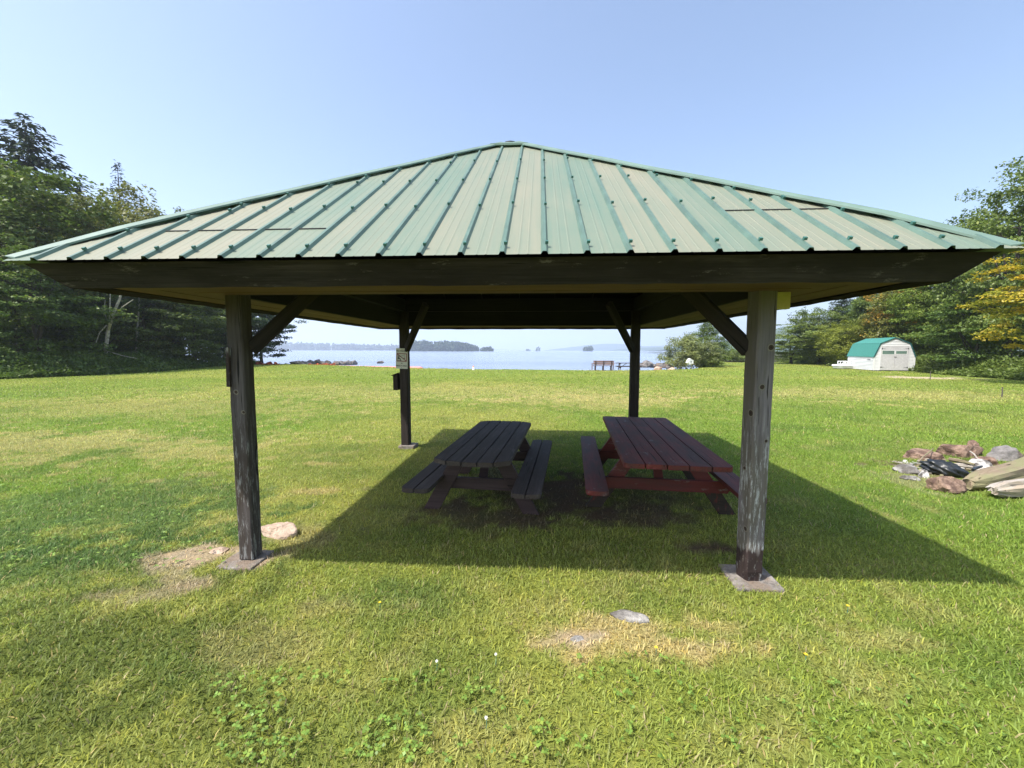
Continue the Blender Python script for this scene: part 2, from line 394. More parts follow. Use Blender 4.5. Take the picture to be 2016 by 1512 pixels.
ax = np.arange(-13, 13.001, .07); g = 1.06**np.arange(1, 120)
xs = np.concatenate([[-9000, -5000], -13-.07*np.cumsum(g)[::-1][25:], ax, 13+.07*np.cumsum(g)[:-25], [5000, 9000]])
ay = np.arange(-1, 13, .07)
ys = np.concatenate([[-600, -60, -20, -6, -3], ay, 13+.07*np.cumsum(g[:62]), np.arange(57, 90, 1.2), [95, 105, 120, 150, 200, 300, 500, 900, 1500, 3000, 9500]])
ys = np.unique(ys)
X, Y = np.meshgrid(xs, ys); xf, yf = X.ravel(), Y.ravel()
Z = gz(xf, yf); C, bare = lawn(xf, yf)
sandm = np.clip((-Z-.10)/.12, 0, 1)*(yf > 20); sc_ = np.array([.50, .37, .29])*(1+.25*(vn(xf, yf, 2, 3)-.5))[:, None]
C = C*(1-sandm[:, None])+sc_*sandm[:, None]
forest = np.clip((-xf-29.5-np.maximum(0, (yf-30)*.12))*.6, 0, 1)+np.clip((xf-27.5-np.maximum(0, (yf-24))*.37)*.5, 0, 1)*(yf > 5)
forest = np.clip(np.maximum(forest, (yf > 56)*1.), 0, 1); C = C*(1-forest[:, None])+np.array([.05, .055, .022])*forest[:, None]
nx, ny = len(xs), len(ys)
I = np.arange(nx*ny).reshape(ny, nx)
Fq = np.stack([I[:-1, :-1], I[:-1, 1:], I[1:, 1:], I[1:, :-1]], -1).reshape(-1, 4)
t = NT('lawn_ground')
va = t.n.new('ShaderNodeVertexColor'); va.layer_name = 'col'
n1 = t.noise(t.coord(scale=(1, 1, 1)), 45, 4, .7); n2 = t.noise(t.coord(), 6, 4, .65); n3 = t.noise(t.coord(scale=(1, .35, 1)), 1.6, 5, .7)
c = t.mix(t.ramp(n1, [(.3, 0.), (.7, 1.)]), t.mix(1., va.outputs[0], (.50, .51, .50), 'MULTIPLY'), t.mix(1., va.outputs[0], (1.04, 1.04, 1.04), 'MULTIPLY'))
c = t.mix(t.ramp(n2, [(.35, 0.), (.7, .8)]), c, t.mix(1., c, (1.3, 1.12, .9), 'MULTIPLY'))
c = t.mix(t.ramp(n3, [(.35, .7), (.6, 0.)]), c, t.mix(1., c, (.72, .82, .7), 'MULTIPLY'))
t.bsdf(c, .95, t.bump(n1, .8, .03), spec=.1)
gm = raw_mesh('ground', np.c_[xf, yf, Z], Fq, t.mat, colors=C, smooth=True)
tag(link('ground', gm), 'mown green lawn running down to a sandy lake shore', 'lawn', kind='structure')

# lake
t = NT('lake_water')
n1 = t.noise(t.coord(scale=(.35, 1.3, 1)), 1.1, 5, .6, .4); n2 = t.noise(t.coord(scale=(.010, .07, 1)), 1., 6, .7)
t.bsdf(t.mix(t.ramp(n2, [(.35, 0.), (.65, 1.)]), (.13, .17, .26), (.24, .29, .40)), .14, t.bump(n1, .8, .3), spec=.5)
nn = t.n['Principled BSDF']; nn.inputs['IOR'].default_value = 1.33
m = MB(); m.add([(-8000, 30, WATER), (8000, 30, WATER), (8000, 9000, WATER), (-8000, 9000, WATER)], [(0, 1, 2, 3)])
tag(m.build('lake', t.mat), 'calm pale blue lake beyond the lawn', 'lake', kind='structure')

# ------------------------------------------------------------------ grass blades
SHC, SHR = (-.0246, 4.782), -.063
EXCL = []       # (x, y, r) where no blade may stand
def blades(x, y, hgt, wid, lean, kinds, seed):
    r = np.random.default_rng(seed); n = len(x)
    c, bare = lawn(x, y)
    keep = (r.random(n) > bare*.93) & (y < edge(x)+.3) & (x > -29.3-np.maximum(0, (y-30)*.12)) & (x < 27.3+np.maximum(0, y-24)*.37)
    for (ex, ey, er) in EXCL: keep &= np.hypot(x-ex, y-ey) > er
    x, y, c = x[keep], y[keep], c[keep]; n = len(x)
    h = hgt*(.45+.9*r.random(n))*(.7+.6*fbm(x, y, .5, 7)); wd = wid*(.6+.8*r.random(n))
    a = r.random(n)*2*np.pi; la = lean*(.25+r.random(n)*1.1)
    dx, dy = np.cos(a)*np.sin(la), np.sin(a)*np.sin(la); dz = np.cos(la)
    b = a+np.pi/2+(r.random(n)-.5)*1.2; sx, sy = np.cos(b)*wd/2, np.sin(b)*wd/2
    z0 = gz(x, y)-.004
    P0 = np.c_[x-sx, y-sy, z0]; P1 = np.c_[x+sx, y+sy, z0]
    tip = np.c_[x+dx*h*1.15, y+dy*h*1.15, z0+dz*h*.92]
    br = (.94+.78*r.random(n))[:, None]; c = c*br
    st = (r.random(n) < .06); c[st] = np.array([.40, .34, .17])*(.7+.5*r.random((st.sum(), 1)))
    yl = (r.random(n) < .15); c[yl] = c[yl]*np.array([1.3, 1.2, .9])
    if kinds == 5:
        m0 = np.c_[x+dx*h*.45-sx*.9, y+dy*h*.45-sy*.9, z0+dz*h*.6]; m1 = np.c_[x+dx*h*.45+sx*.9, y+dy*h*.45+sy*.9, z0+dz*h*.6]
        V = np.stack([P0, P1, m1, m0, tip, tip], 1)
        base = np.arange(n)[:, None]*6
        Fa = np.concatenate([base+np.array([0, 1, 2, 3]), base+np.array([3, 2, 4, 5])], 0)
        V = V.reshape(-1, 3).copy(); V[5::6] += np.c_[sx, sy, 0*sx]*.12
        return V, Fa, np.repeat(c, 6, 0)
    V = np.stack([P0, P1, tip+np.c_[sx, sy, 0*sx]*.3, tip-np.c_[sx, sy, 0*sx]*.3], 1).reshape(-1, 3)
    return V, np.arange(n*4).reshape(n, 4), np.repeat(c, 4, 0)

def scatter(y0, y1, dens, seed, side=1.38, pad=2.6):
    r = np.random.default_rng(seed)
    N = int(dens*(y1-y0)*2*(side*y1+pad)); y = y0+(y1-y0)*r.random(N); x = (r.random(N)*2-1)*(side*y1+pad)
    k = np.abs(x) < side*y+pad; return x[k], y[k]

# ================================================================== SHELTER
S2 = 1.8325; RR = 2.6035; HR = 2.103; RB = 2.4454; HB = 1.9588; HA = 3.8721; SL = (HA-HR)/RR
shel = empty('picnic_shelter', (SHC[0], SHC[1], 0), SHR)
tag(shel, 'open wooden picnic shelter with green metal pyramid roof on four posts', 'shelter')
def loc2w(u, v):
    c, s = math.cos(SHR), math.sin(SHR); return SHC[0]+c*u-s*v, SHC[1]+s*u+c*v
NRM = Vector((0, -SL, 1)).normalized()      # normal of side 0 (facing -y)
UPS = math.hypot(1, SL)
def sidepos(k, s, n, z):
    x, y = s, -n
    for _ in range(k): x, y = -y, x
    return (x, y, z)
SP = .2135; S0 = .140
FADE = {-12: .3, -11: .8, -10: .8, -9: .9, -8: .95, -7: .9, -6: .35, -5: .3, -4: .6, -3: .4, -2: .25, -1: .65, 0: .6, 1: .75, 2: .35, 3: .25, 4: .7, 5: .8, 6: .3, 7: .6, 8: .75, 9: .8, 10: .7, 11: .3}
for k in range(4):
    vs, fs, mi, fade, uvs = [], [], [], [], []
    prof = [(-RR, 0., 0)]
    for i in range(-14, 14):
        s = S0+i*SP
        for ds, hh, rb in ((-.019, 0., 1), (-.009, .016, 1), (.009, .016, 1), (.019, 0., 0), (.076, 0., 0), (.080, .0018, 0), (.090, 0, 0), (.124, 0., 0), (.128, .0018, 0), (.138, 0., 0)):
            ss = s+ds
            if -RR < ss < RR: prof.append((ss, hh, rb))
    prof.append((RR, 0., 0)); prof.append((0, 0, 0)); prof = sorted(prof, key=lambda q: q[0])
    def pt(s, n, h):
        z = HR+(RR-n)*SL; p = Vector((s, -n, z))+NRM*h
        x, y, zz = p
        for _ in range(k): x, y = -y, x
        return (x, y, zz)
    OV = .03
    for (sa, ha, ra), (sb, hb, rb) in zip(prof[:-1], prof[1:]):
        if sb-sa < 1e-6: continue
        n0 = len(vs)
        idx = math.floor(((sa+sb)/2-S0)/SP)+1
        fd = FADE.get(idx, .5) if k == 0 else random.Random(idx*7+k).random()
        isr = max(ha, hb) > .01
        vs += [pt(sa, RR+OV, ha), pt(sb, RR+OV, hb), pt(sb, min(abs(sb), RR), hb), pt(sa, min(abs(sa), RR), ha)]
        L0 = 0; uvs += [(sa, 0), (sb, 0), (sb, (RR-abs(sb))*UPS), (sa, (RR-abs(sa))*UPS)]
        fs.append((n0, n0+1, n0+2, n0+3)); mi.append(1 if isr else 0); fade.append(fd)
    mm = MB(); mm.v = vs; mm.f = fs; mm.m = mi
    nb = len(fs)
    # screws beside the ribs
    for i in range(-11, 12):
        s = S0+i*SP+.012
        if abs(s) > RR-.15: continue
        for n in ([RR-.05, RR-.62, RR-1.2, RR-1.75] if i % 2 else [RR-.05, RR-.66, RR-1.2, RR-1.8])+[abs(s)+.10]:
            if n < abs(s)+.07: continue
            c = Vector((s, -n, HR+(RR-n)*SL))+NRM*.026
            b = []
            for dz_ in (-.008, .006):
                for (du, dv) in ((-.008, -.008), (.008, -.008), (.008, .008), (-.008, .008)):
                    p = c+Vector((1, 0, 0))*du+Vector((0, 1, SL)).normalized()*dv+NRM*dz_
                    x, y, z = p
                    for _ in range(k): x, y = -y, x
                    b.append((x, y, z))
            mm.hexa(b[:4], b[4:], 2)
    # lap seams: a second sheet edge running across several panels
    for (sa, sb, n) in ([(S0-10*SP, S0-5*SP-.03, RR-.33), (S0+6*SP, S0+10*SP-.03, RR-.50)] if k == 0 else [(S0-6*SP, S0, RR-.4)]):
        b = []
        for h in (.002, .007):
            for (s, nn_) in ((sa, n+.0035), (sb, n+.0035), (sb, n-.002), (sa, n-.002)): b.append(pt(s, nn_, h))
        mm.hexa(b[:4], b[4:], 3)
    me = mm.mesh('roof', [M['metal'], M['metal_rib'], M['screw'], M['dark_seam']])
    at = me.attributes.new('fade', 'FLOAT', 'FACE'); at.data.foreach_set('value', np.array(fade+[.3]*(len(mm.f)-nb), np.float32))
    ul = me.uv_layers.new(name='UVMap'); dat = np.zeros((len(me.loops), 2), np.float32); dat[:len(uvs)] = uvs; ul.data.foreach_set('uv', dat.ravel())
    o = link('roof_panel', me, shel)
    # deck boards below the metal
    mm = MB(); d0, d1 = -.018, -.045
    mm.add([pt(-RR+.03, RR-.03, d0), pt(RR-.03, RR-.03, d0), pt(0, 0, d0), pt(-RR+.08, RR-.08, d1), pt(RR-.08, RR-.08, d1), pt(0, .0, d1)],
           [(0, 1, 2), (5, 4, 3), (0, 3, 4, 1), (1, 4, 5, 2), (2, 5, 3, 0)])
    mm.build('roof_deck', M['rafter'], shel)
    # fascia board
    mm = MB()
    top, bot = (RR-.035, HR-.022), (RB, HB); th = .036
    nx_, nz_ = (bot[1]-top[1]), -(bot[0]-top[0]); L = math.hypot(nx_, nz_); ox, oz = nx_/L*th, nz_/L*th
    N = 14
    P = lambda s, q: sidepos(0, s*q[0], q[0], q[1])
    N = 40
    A = []
    for q in (bot, (bot[0]+ox, bot[1]+abs(oz)), (top[0]+ox, top[1]), top):
        A.append([P(-1+2*i/N, q) for i in range(N+1)])
    rj = random.Random(k+3); A = [[(p[0], p[1]+rj.uniform(-.002, .002), p[2]+(rj.uniform(-.003, .003) if ri < 2 else 0)) for p in row] for ri, row in enumerate(A)]
    vs = [p for row in A for p in row]; W_ = N+1; fs = []
    for r in range(4):
        r2 = (r+1) % 4
        for i in range(N): fs.append((r*W_+i, r*W_+i+1, r2*W_+i+1, r2*W_+i))
    fs += [(0, W_, 2*W_, 3*W_), (3*W_+N, 2*W_+N, W_+N, N)]
    mm.add(vs, fs)
    o = mm.build('fascia', M['fascia'], shel); o.rotation_euler.z = k*math.pi/2
    # soffit boards
    mm = MB(); n0, n1 = S2+.072, RB-.045; wb = (n1-n0)/4
    for i in range(4):
        a_, b_ = n0+i*wb+.003, n0+(i+1)*wb-.003; z0 = HB+.028+(i % 2)*.0015; z1 = z0+.016
        mm.hexa([(-b_, -b_, z0), (b_, -b_, z0), (a_, -a_, z0), (-a_, -a_, z0)], [(-b_, -b_, z1), (b_, -b_, z1), (a_, -a_, z1), (-a_, -a_, z1)])
    o = mm.build('soffit', M['soffit'], shel); o.rotation_euler.z = k*math.pi/2
    # closing board between soffit and beam, then the beam
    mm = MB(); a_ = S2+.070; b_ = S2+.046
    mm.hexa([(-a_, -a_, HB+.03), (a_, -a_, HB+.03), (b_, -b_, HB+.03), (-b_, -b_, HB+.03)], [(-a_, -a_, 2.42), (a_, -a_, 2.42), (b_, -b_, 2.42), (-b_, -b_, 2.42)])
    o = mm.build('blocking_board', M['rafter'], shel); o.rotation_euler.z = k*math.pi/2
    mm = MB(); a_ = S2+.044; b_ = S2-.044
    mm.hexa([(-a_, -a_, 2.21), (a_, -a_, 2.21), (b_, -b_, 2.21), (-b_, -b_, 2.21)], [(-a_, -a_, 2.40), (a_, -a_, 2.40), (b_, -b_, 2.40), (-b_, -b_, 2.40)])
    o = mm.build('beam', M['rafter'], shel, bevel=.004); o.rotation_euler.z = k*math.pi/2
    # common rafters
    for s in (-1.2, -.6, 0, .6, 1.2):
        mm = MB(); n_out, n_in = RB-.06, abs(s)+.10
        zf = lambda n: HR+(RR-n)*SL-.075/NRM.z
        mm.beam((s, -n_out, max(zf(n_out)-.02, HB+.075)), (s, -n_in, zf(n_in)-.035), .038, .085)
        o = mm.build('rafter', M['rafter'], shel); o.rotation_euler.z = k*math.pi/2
    # hip cap (right hand hip of this side)
    mm = MB(); hz = lambda n: HR+(RR-n)*SL
    lines = []
    for n in np.linspace(RR+.012, .10, 16):
        up = .008+.030*min(1., (RR-n)/.35+.05)+.002*math.sin(n*9+k)
        c0 = (n, -n, hz(n)+up+.008); wA = .06
        e1 = (n-wA, -n, hz(n)+up); e2 = (n, -n+wA, hz(n)+up)
        lines.append([c0, e1, e2, (e1[0], e1[1], e1[2]-.012), (e2[0], e2[1], e2[2]-.012), (n, -n, hz(n)+up+.006)])
    vs = [p for l in lines for p in l]; fs = []
    for i in range(len(lines)-1):
        a_ = i*6; b_ = a_+6
        fs += [(a_, a_+1, b_+1, b_), (a_+2, a_, b_, b_+2), (a_+1, a_+3, b_+3, b_+1), (a_+4, a_+2, b_+2, b_+4), (a_+3, a_+5, b_+5, b_+3), (a_+5, a_+4, b_+4, b_+5)]
    fs += [(0, 2, 4, 5, 3, 1)]
    mm.add(vs, fs); o = mm.build('hip_cap', [M['metal_cap']], shel); o.rotation_euler.z = k*math.pi/2
    # hip rafter and the brace that rises to it from the post
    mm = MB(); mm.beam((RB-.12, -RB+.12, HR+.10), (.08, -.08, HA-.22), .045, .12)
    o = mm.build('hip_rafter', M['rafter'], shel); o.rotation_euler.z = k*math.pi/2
# apex cap
mm = MB(); q = .20; zc = HR+(RR-q)*SL+.050; za = HA+.022
mm.add([(-q, -q, zc), (q, -q, zc), (q, q, zc), (-q, q, zc), (0, 0, za), (-q, -q, zc-.02), (q, -q, zc-.02), (q, q, zc-.02), (-q, q, zc-.02)],
       [(0, 1, 4), (1, 2, 4), (2, 3, 4), (3, 0, 4), (5, 6, 1, 0), (6, 7, 2, 1), (7, 8, 3, 2), (8, 5, 0, 3), (8, 7, 6, 5)])
mm.build('apex_cap', M['metal'], shel)
mm = MB(); mm.prism([(.07*math.cos(a), .05*math.sin(a)) for a in np.linspace(0, 2*math.pi, 9)[:-1]], za-.05, za-.012)
mm.build('apex_plate', M['iron'], shel)

def post_mesh(half, h, taper=0., chip=0., seed=0):
    r = random.Random(seed); mb = MB(); N = 26; vs = []
    for i in range(N+1):
        z = h*i/N; k = half*(1-taper*(1-z/h))
        ch = .010
        for (sx, sy) in ((-1, -1), (1, -1), (1, 1), (-1, 1)):
            j = lambda: r.uniform(-.0016, .0016)
            er = (chip*math.exp(-z*14)) if chip else 0
            kk = k*(1-er*r.random())
            a = (sx*kk+j(), sy*(kk-ch)+j()); b = (sx*(kk-ch)+j(), sy*kk+j())
            if (sx*sy) > 0: vs += [(a[0], a[1], z), (b[0], b[1], z)]
            else: vs += [(b[0], b[1], z), (a[0], a[1], z)]
    fs = []
    for i in range(N):
        for k in range(8): fs.append((i*8+k, i*8+(k+1) % 8, (i+1)*8+(k+1) % 8, (i+1)*8+k))
    fs += [tuple(range(7, -1, -1)), tuple(N*8+k for k in range(8))]
    mb.add(vs, fs); return mb
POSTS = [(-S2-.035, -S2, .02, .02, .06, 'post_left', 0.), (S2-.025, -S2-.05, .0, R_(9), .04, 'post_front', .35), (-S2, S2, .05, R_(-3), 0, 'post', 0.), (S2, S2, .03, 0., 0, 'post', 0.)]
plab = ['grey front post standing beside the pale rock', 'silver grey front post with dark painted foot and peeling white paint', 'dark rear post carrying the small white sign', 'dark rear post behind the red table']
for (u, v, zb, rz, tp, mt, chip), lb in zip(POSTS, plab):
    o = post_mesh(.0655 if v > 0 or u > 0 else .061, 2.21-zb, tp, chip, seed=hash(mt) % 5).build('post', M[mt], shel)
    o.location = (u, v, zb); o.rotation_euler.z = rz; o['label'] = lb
    du, dv = (-1 if u > 0 else 1), (-1 if v > 0 else 1)
    mm = MB(); a_ = Vector((u+du*.045, v+dv*.045, 1.60)); b_ = Vector((u+du*.50, v+dv*.50, 2.27))
    # built along its own z so that the grain follows the timber
    L = (b_-a_).length; mm.box(-.035, .035, -.05, .05, 0, L)
    o = mm.build('brace', M['brace'], shel, bevel=.004); o.location = a_
    qd = (b_-a_).to_track_quat('Z', 'Y'); o.rotation_mode = 'QUATERNION'; o.rotation_quaternion = qd @ Euler((0, 0, 0)).to_quaternion()
    x, y = loc2w(u, v); EXCL.append((x, y, .13))
mm = MB(); mm.box(S2+.050, S2+.150, -S2-.06, -S2-.01, 1.875, HB+.027)
mm.build('mounting_block', M['ply'], shel, bevel=.003)
# footings: worn concrete pads just above the grass
for (u, v, dx, dy, half, z) in ((-S2-.035, -S2, -.02, -.02, .138, .012), (S2-.025, -S2-.05, .02, .02, .16, .016), (-S2, S2, .03, .02, .13, .05), (S2, S2, 0, 0, .13, .03)):
    mm = MB(); r = random.Random(int(u*10+v*3)); pl = []
    for (a, b) in ((-1, -1), (0, -1.03), (1, -1), (1.02, 0), (1, 1), (0, 1.02), (-1, 1), (-1.03, 0)):
        pl.append((u+dx+a*half*r.uniform(.95, 1.05), v+dy+b*half*r.uniform(.95, 1.05)))
    mm.prism(pl, -.10, z); mm.build('footing', M['concrete'], shel, bevel=.012)
    x, y = loc2w(u+dx, v+dy); EXCL.append((x, y, half*.97))

# no-fishing sign on the rear left post
sx, sy = loc2w(-S2-.028, S2-.0655-.012)
sg = empty('no_fishing_sign', (sx, sy, 1.30), SHR, rot=(0, R_(2.2), SHR))
tag(sg, 'small white NO FISHING sign with red bordered picture on rear left post', 'sign')
mm = MB(); mm.box(-.096, .096, -.002, .003, 0, .325); mm.build('plate', M['sign_white'], sg)
mm = MB()
z0, z1 = .115, .245
for b in ((-.082, .082, z1-.010, z1), (-.082, .082, z0, z0+.010), (-.082, -.072, z0+.010, z1-.010), (.072, .082, z0+.010, z1-.010)): mm.box(b[0], b[1], -.0045, -.002, b[2], b[3])
mm.beam((-.068, -.005, z1-.013), (.068, -.005, z0+.013), .003, .010, up=(0, 0, 1)); mm.build('border', M['sign_red'], sg)
mm = MB()   # seated angler with a rod
mm.prism([(0, 0)]*0 or [(-.052+.009*math.cos(a), .215-.0+.009*math.sin(a)) for a in np.linspace(0, 6.283, 9)[:-1]], 0, .0015)
mm.prism([(-.062, .150), (-.040, .150), (-.036, .160), (-.046, .205), (-.056, .205)], 0, .0015)
mm.prism([(-.045, .150), (-.020, .152), (-.018, .163), (-.045, .163)], 0, .0016)
mm.prism([(-.028, .128), (-.018, .128), (-.016, .156), (-.028, .156)], 0, .0014); mm.prism([(-.066, .126), (.0, .126), (.0, .131), (-.066, .131)], 0, .0013)
mm.prism([(-.044, .185), (.045, .222), (.045, .225), (-.044, .190)], 0, .0017); mm.prism([(.042, .175), (.0445, .175), (.0445, .222), (.042, .222)], 0, .0012); mm.prism([(.030, .160), (.052, .160), (.046, .176), (.034, .176)], 0, .0014)
o = mm.build('picture', M['sign_black'], sg); o.rotation_euler = (R_(90), 0, 0); o.location = (0, -.0022, 0)
def text(body, size, loc, parent, mat, rot=(R_(90), 0, 0), name='lettering', ext=.0008):
    cu = bpy.data.curves.new(name, 'FONT'); cu.body = body; cu.size = size; cu.align_x = 'CENTER'; cu.align_y = 'CENTER'; cu.extrude = ext; cu.offset = size*.012
    cu.materials.append(mat); tmp = bpy.data.objects.new('tmp', cu); col.objects.link(tmp); dg = bpy.context.evaluated_depsgraph_get()
    me = bpy.data.meshes.new_from_object(tmp.evaluated_get(dg)); bpy.data.objects.remove(tmp); bpy.data.curves.remove(cu)
    if not me.materials: me.materials.append(mat)
    o = link(name, me, parent); o.location = loc; o.rotation_euler = rot; return o
text('NO FISHING', .033, (0, -.0032, .282), sg, M['sign_black'])
text('IN', .026, (0, -.0032, .086), sg, M['sign_black'])
text('BEACH AREA', .030, (0, -.0032, .046), sg, M['sign_black'])
mm = MB(); mm.tube([(0, -.006, .312), (0, 0, .312)], [.005, .005], 8); mm.build('nail', M['iron'], sg)
mm = MB(); mm.tube([(0, -.006, .014), (0, 0, .014)], [.005, .005], 8); mm.build('nail', M['iron'], sg)

# wooden comment box on the same post
bx, by = loc2w(-S2-.145, S2+.02)
bo = empty('wooden_box', (bx, by, .95), SHR)
tag(bo, 'small dark wooden box with sloping lid below the sign on the rear left post', 'box')
mm = MB(); mm.hexa([(-.035, -.08, 0), (.04, -.08, 0), (.04, .06, 0), (-.035, .06, 0)], [(-.035, -.08, .235), (.04, -.08, .262), (.04, .06, .262), (-.035, .06, .235)]); mm.build('body', M['post'], bo, bevel=.003)
mm = MB(); mm.hexa([(-.055, -.095, .232), (.05, -.095, .270), (.05, .062, .270), (-.055, .062, .232)], [(-.055, -.095, .246), (.05, -.095, .284), (.05, .062, .284), (-.055, .062, .246)]); mm.build('lid', M['brace'], bo)
mm = MB(); mm.box(-.03, .080, .062, .078, .01, .255); mm.build('back_board', M['brace'], bo)
# weathered board on the outer face of the front left post
bx, by = loc2w(-S2-.0675-.017, -S2+.05)
bo = empty('weathered_board', (bx, by, 1.33), SHR, rot=(0, R_(1.5), SHR))
tag(bo, 'thin grey weathered board fixed edge-on to the outer side of the left front post', 'board')
mm = MB(); mm.box(-.013, .013, -.13, .11, 0, .285); mm.build('panel', M['post_front'], bo, bevel=.002)
mm = MB(); mm.box(-.019, -.014, -.12, .10, .02, .265); mm.build('notice_face', M['greystone'], bo)

# ================================================================== PICNIC TABLES
def rounded(x0, x1, y0, y1, r):   # r = (bl, br, tr, tl) corner radii
    pts = []
    for (cx, cy, a0, rr) in ((x0, y0, 180, r[0]), (x1, y0, 270, r[1]), (x1, y1, 0, r[2]), (x0, y1, 90, r[3])):
        sx_, sy_ = (1 if cx == x0 else -1), (1 if cy == y0 else -1)
        if rr <= 0: pts.append((cx, cy)); continue
        for i in range(5):
            a = R_(a0+i*22.5); pts.append((cx+sx_*rr+rr*math.cos(a), cy+sy_*rr+rr*math.sin(a)))
    return pts
def picnic_table(loc, rz, L, W, zt, zb, boff, bw, nb, Lb, np_=5, cutc=0., mt='table_brown', mx='table_brown_x', beam_front=False, label='', thick=.042, lw=.13, inset=.42):
    t = empty('picnic_table', (*loc, 0), rz); tag(t, label, 'picnic table', 'picnic tables')
    g_ = .010; pw = (W+g_)/np_-g_
    mb = MB()
    for i in range(np_):
        x0 = -W/2+i*(pw+g_); x1 = x0+pw; d = [0, 0, 0, 0]; e0, e1 = -L/2, L/2
        r = random.Random(i+int(L*100)); dz = r.uniform(-.0025, .0025)
        if cutc:
            sh = lambda x: cutc*max(0, (abs(x)-W*.22)/(W*.28))**1.6
            pl = [(x0, e0+sh(x0)), (x1, e0+sh(x1)), (x1, e1-sh(x1)), (x0, e1-sh(x0))]
            if i in (0, np_-1): 
                xm = (x0+x1)/2
                pl = [(x0, e0+sh(x0)), (xm, e0+sh(xm)), (x1, e0+sh(x1)), (x1, e1-sh(x1)), (xm, e1-sh(xm)), (x0, e1-sh(x0))]
        else:
            rr = .05
            pl = rounded(x0, x1, e0+r.uniform(-.006, .006), e1+r.uniform(-.006, .006), (rr if i == 0 else 0, rr if i == np_-1 else 0, rr if i == np_-1 else 0, rr if i == 0 else 0))
        mb.prism(pl, zt-thick+dz, zt+dz)
    for i in range(np_):
        xc = -W/2+i*(pw+g_)+pw/2
        for e in (-1, 1):
            for o_x in (-.25, .25):
                xb, yb_ = xc+o_x*pw+random.uniform(-.006, .006), e*(L/2-inset)+random.uniform(-.008, .008)
                mb.prism([(xb+.007*math.cos(a), yb_+.007*math.sin(a)) for a in (0, 1.05, 2.1, 3.15, 4.2, 5.25)], zt+.001, zt+.0045, 1)
    mb.build('tabletop', [M[mt], M['bolt']], t, bevel=.004)
    for sgn in (-1, 1):
        mb = MB(); w1 = (bw+g_)/nb-g_
        for i in range(nb):
            x0 = sgn*boff-bw/2+i*(w1+g_); rr = w1*.48 if nb > 1 else .05
            rd = (rr if i == 0 else 0, rr if i == nb-1 else 0, rr if i == nb-1 else 0, rr if i == 0 else 0)
            mb.prism(rounded(x0, x0+w1, -Lb/2, Lb/2, rd), zb-thick, zb)
        mb.build('bench_seat', M[mt], t, bevel=.004)
    for e in (-1, 1):
        y = e*(L/2-inset); yo = y+e*.045; ybm = yo if beam_front else y-e*.0
        yl = y if beam_front else yo
        for sgn in (-1, 1):
            mb = MB(); a = Vector((sgn*W*.27, yl, zt-thick-.002)); b = Vector((sgn*(boff+.015), yl, -.02))
            d = (a-b); d.z = 0
            hw = lw*.62
            mb.hexa([(b.x-hw, yl-.021, -.02), (b.x+hw, yl-.021, -.02), (b.x+hw, yl+.021, -.02), (b.x-hw, yl+.021, -.02)],
                    [(a.x-hw, yl-.021, a.z), (a.x+hw, yl-.021, a.z), (a.x+hw, yl+.021, a.z), (a.x-hw, yl+.021, a.z)])
            mb.build('leg', M[mx], t, bevel=.003)
        yb = (yl+e*.043) if beam_front else (yl-e*.043)
        mb = MB(); hb_ = .115; xe = boff+bw/2-.03
        zz = zb-thick-.001
        mb.hexa([(-xe+.09, yb-.021, zz-hb_), (xe-.09, yb-.021, zz-hb_), (xe-.09, yb+.021, zz-hb_), (-xe+.09, yb+.021, zz-hb_)],
                [(-xe, yb-.021, zz), (xe, yb-.021, zz), (xe, yb+.021, zz), (-xe, yb+.021, zz)])
        mb.build('crossbeam', M[mx], t, bevel=.003)
        mb = MB(); mb.box(-W/2+.05, W/2-.05, yl-e*.065, yl-e*.023, zt-thick-.085, zt-thick-.001); mb.build('top_rail', M[mx], t, bevel=.003)
        mb = MB(); mb.beam((0, yb-e*.045, zz-hb_*.5), (0, e*L*.10, zt-thick-.01), .085, .038, up=(0, 0, 1)); mb.build('brace', M[mx], t, bevel=.002)
    c, s = math.cos(rz), math.sin(rz)
    for sgn in (-1, 1):
        for e in (-1, 1):
            u, v = sgn*boff, e*(L/2-inset); EXCL.append((loc[0]+c*u-s*v, loc[1]+s*u+c*v, .07))
    return t
picnic_table((-.225, 4.63), R_(-8.1), 2.16, .70, .62, .365, .50, .265, 2, 2.2, 5, .10, 'table_brown', 'table_brown_x', False,
             'dark brown picnic table with cut corners and two-plank benches', inset=.52)
picnic_table((1.555, 4.60), R_(-8.2), 2.52, .87, .655, .375, .645, .20, 1, 2.36, 5, 0, 'table_red', 'table_red_x', True,
             'dark red painted picnic table with square end and single-plank benches', inset=.72)

# ================================================================== ROCKS, FIRE PIT
import bmesh
def rock(name, label, cat, loc, size, mat, seed=0, rz=0., group=None, cuts=14, sub=4, flat=.0, tilt=(0, 0)):
    r = np.random.default_rng(seed+100)
    bm = bmesh.new(); bmesh.ops.create_icosphere(bm, subdivisions=sub, radius=1.)
    N = nz(r.normal(size=(cuts, 3))); H = .50+.34*r.random(cuts)
    for v in bm.verts:
        d = np.array(v.co); k = 1.
        for n_, h_ in zip(N, H):
            q = d@n_
            if q > 1e-3: k = min(k, h_/q)
        wob = 1+.045*math.sin(d[0]*9+seed)*math.sin(d[1]*8+2*seed)+.018*math.sin(d[2]*9+seed)+.018*math.sin(d[0]*31+seed)*math.sin(d[1]*27)+.02*(r.random()-.5)
        p = d*k*wob
        v.co = (p[0]*size[0]/2, p[1]*size[1]/2, max(p[2]*size[2], -size[2]*.35))
    me = bpy.data.meshes.new(name); bm.to_mesh(me); bm.free(); me.materials.append(M[mat])
    o = link(name, me); o.location = loc; o.rotation_euler = (tilt[0], tilt[1], rz)
    tag(o, label, cat, group); return o
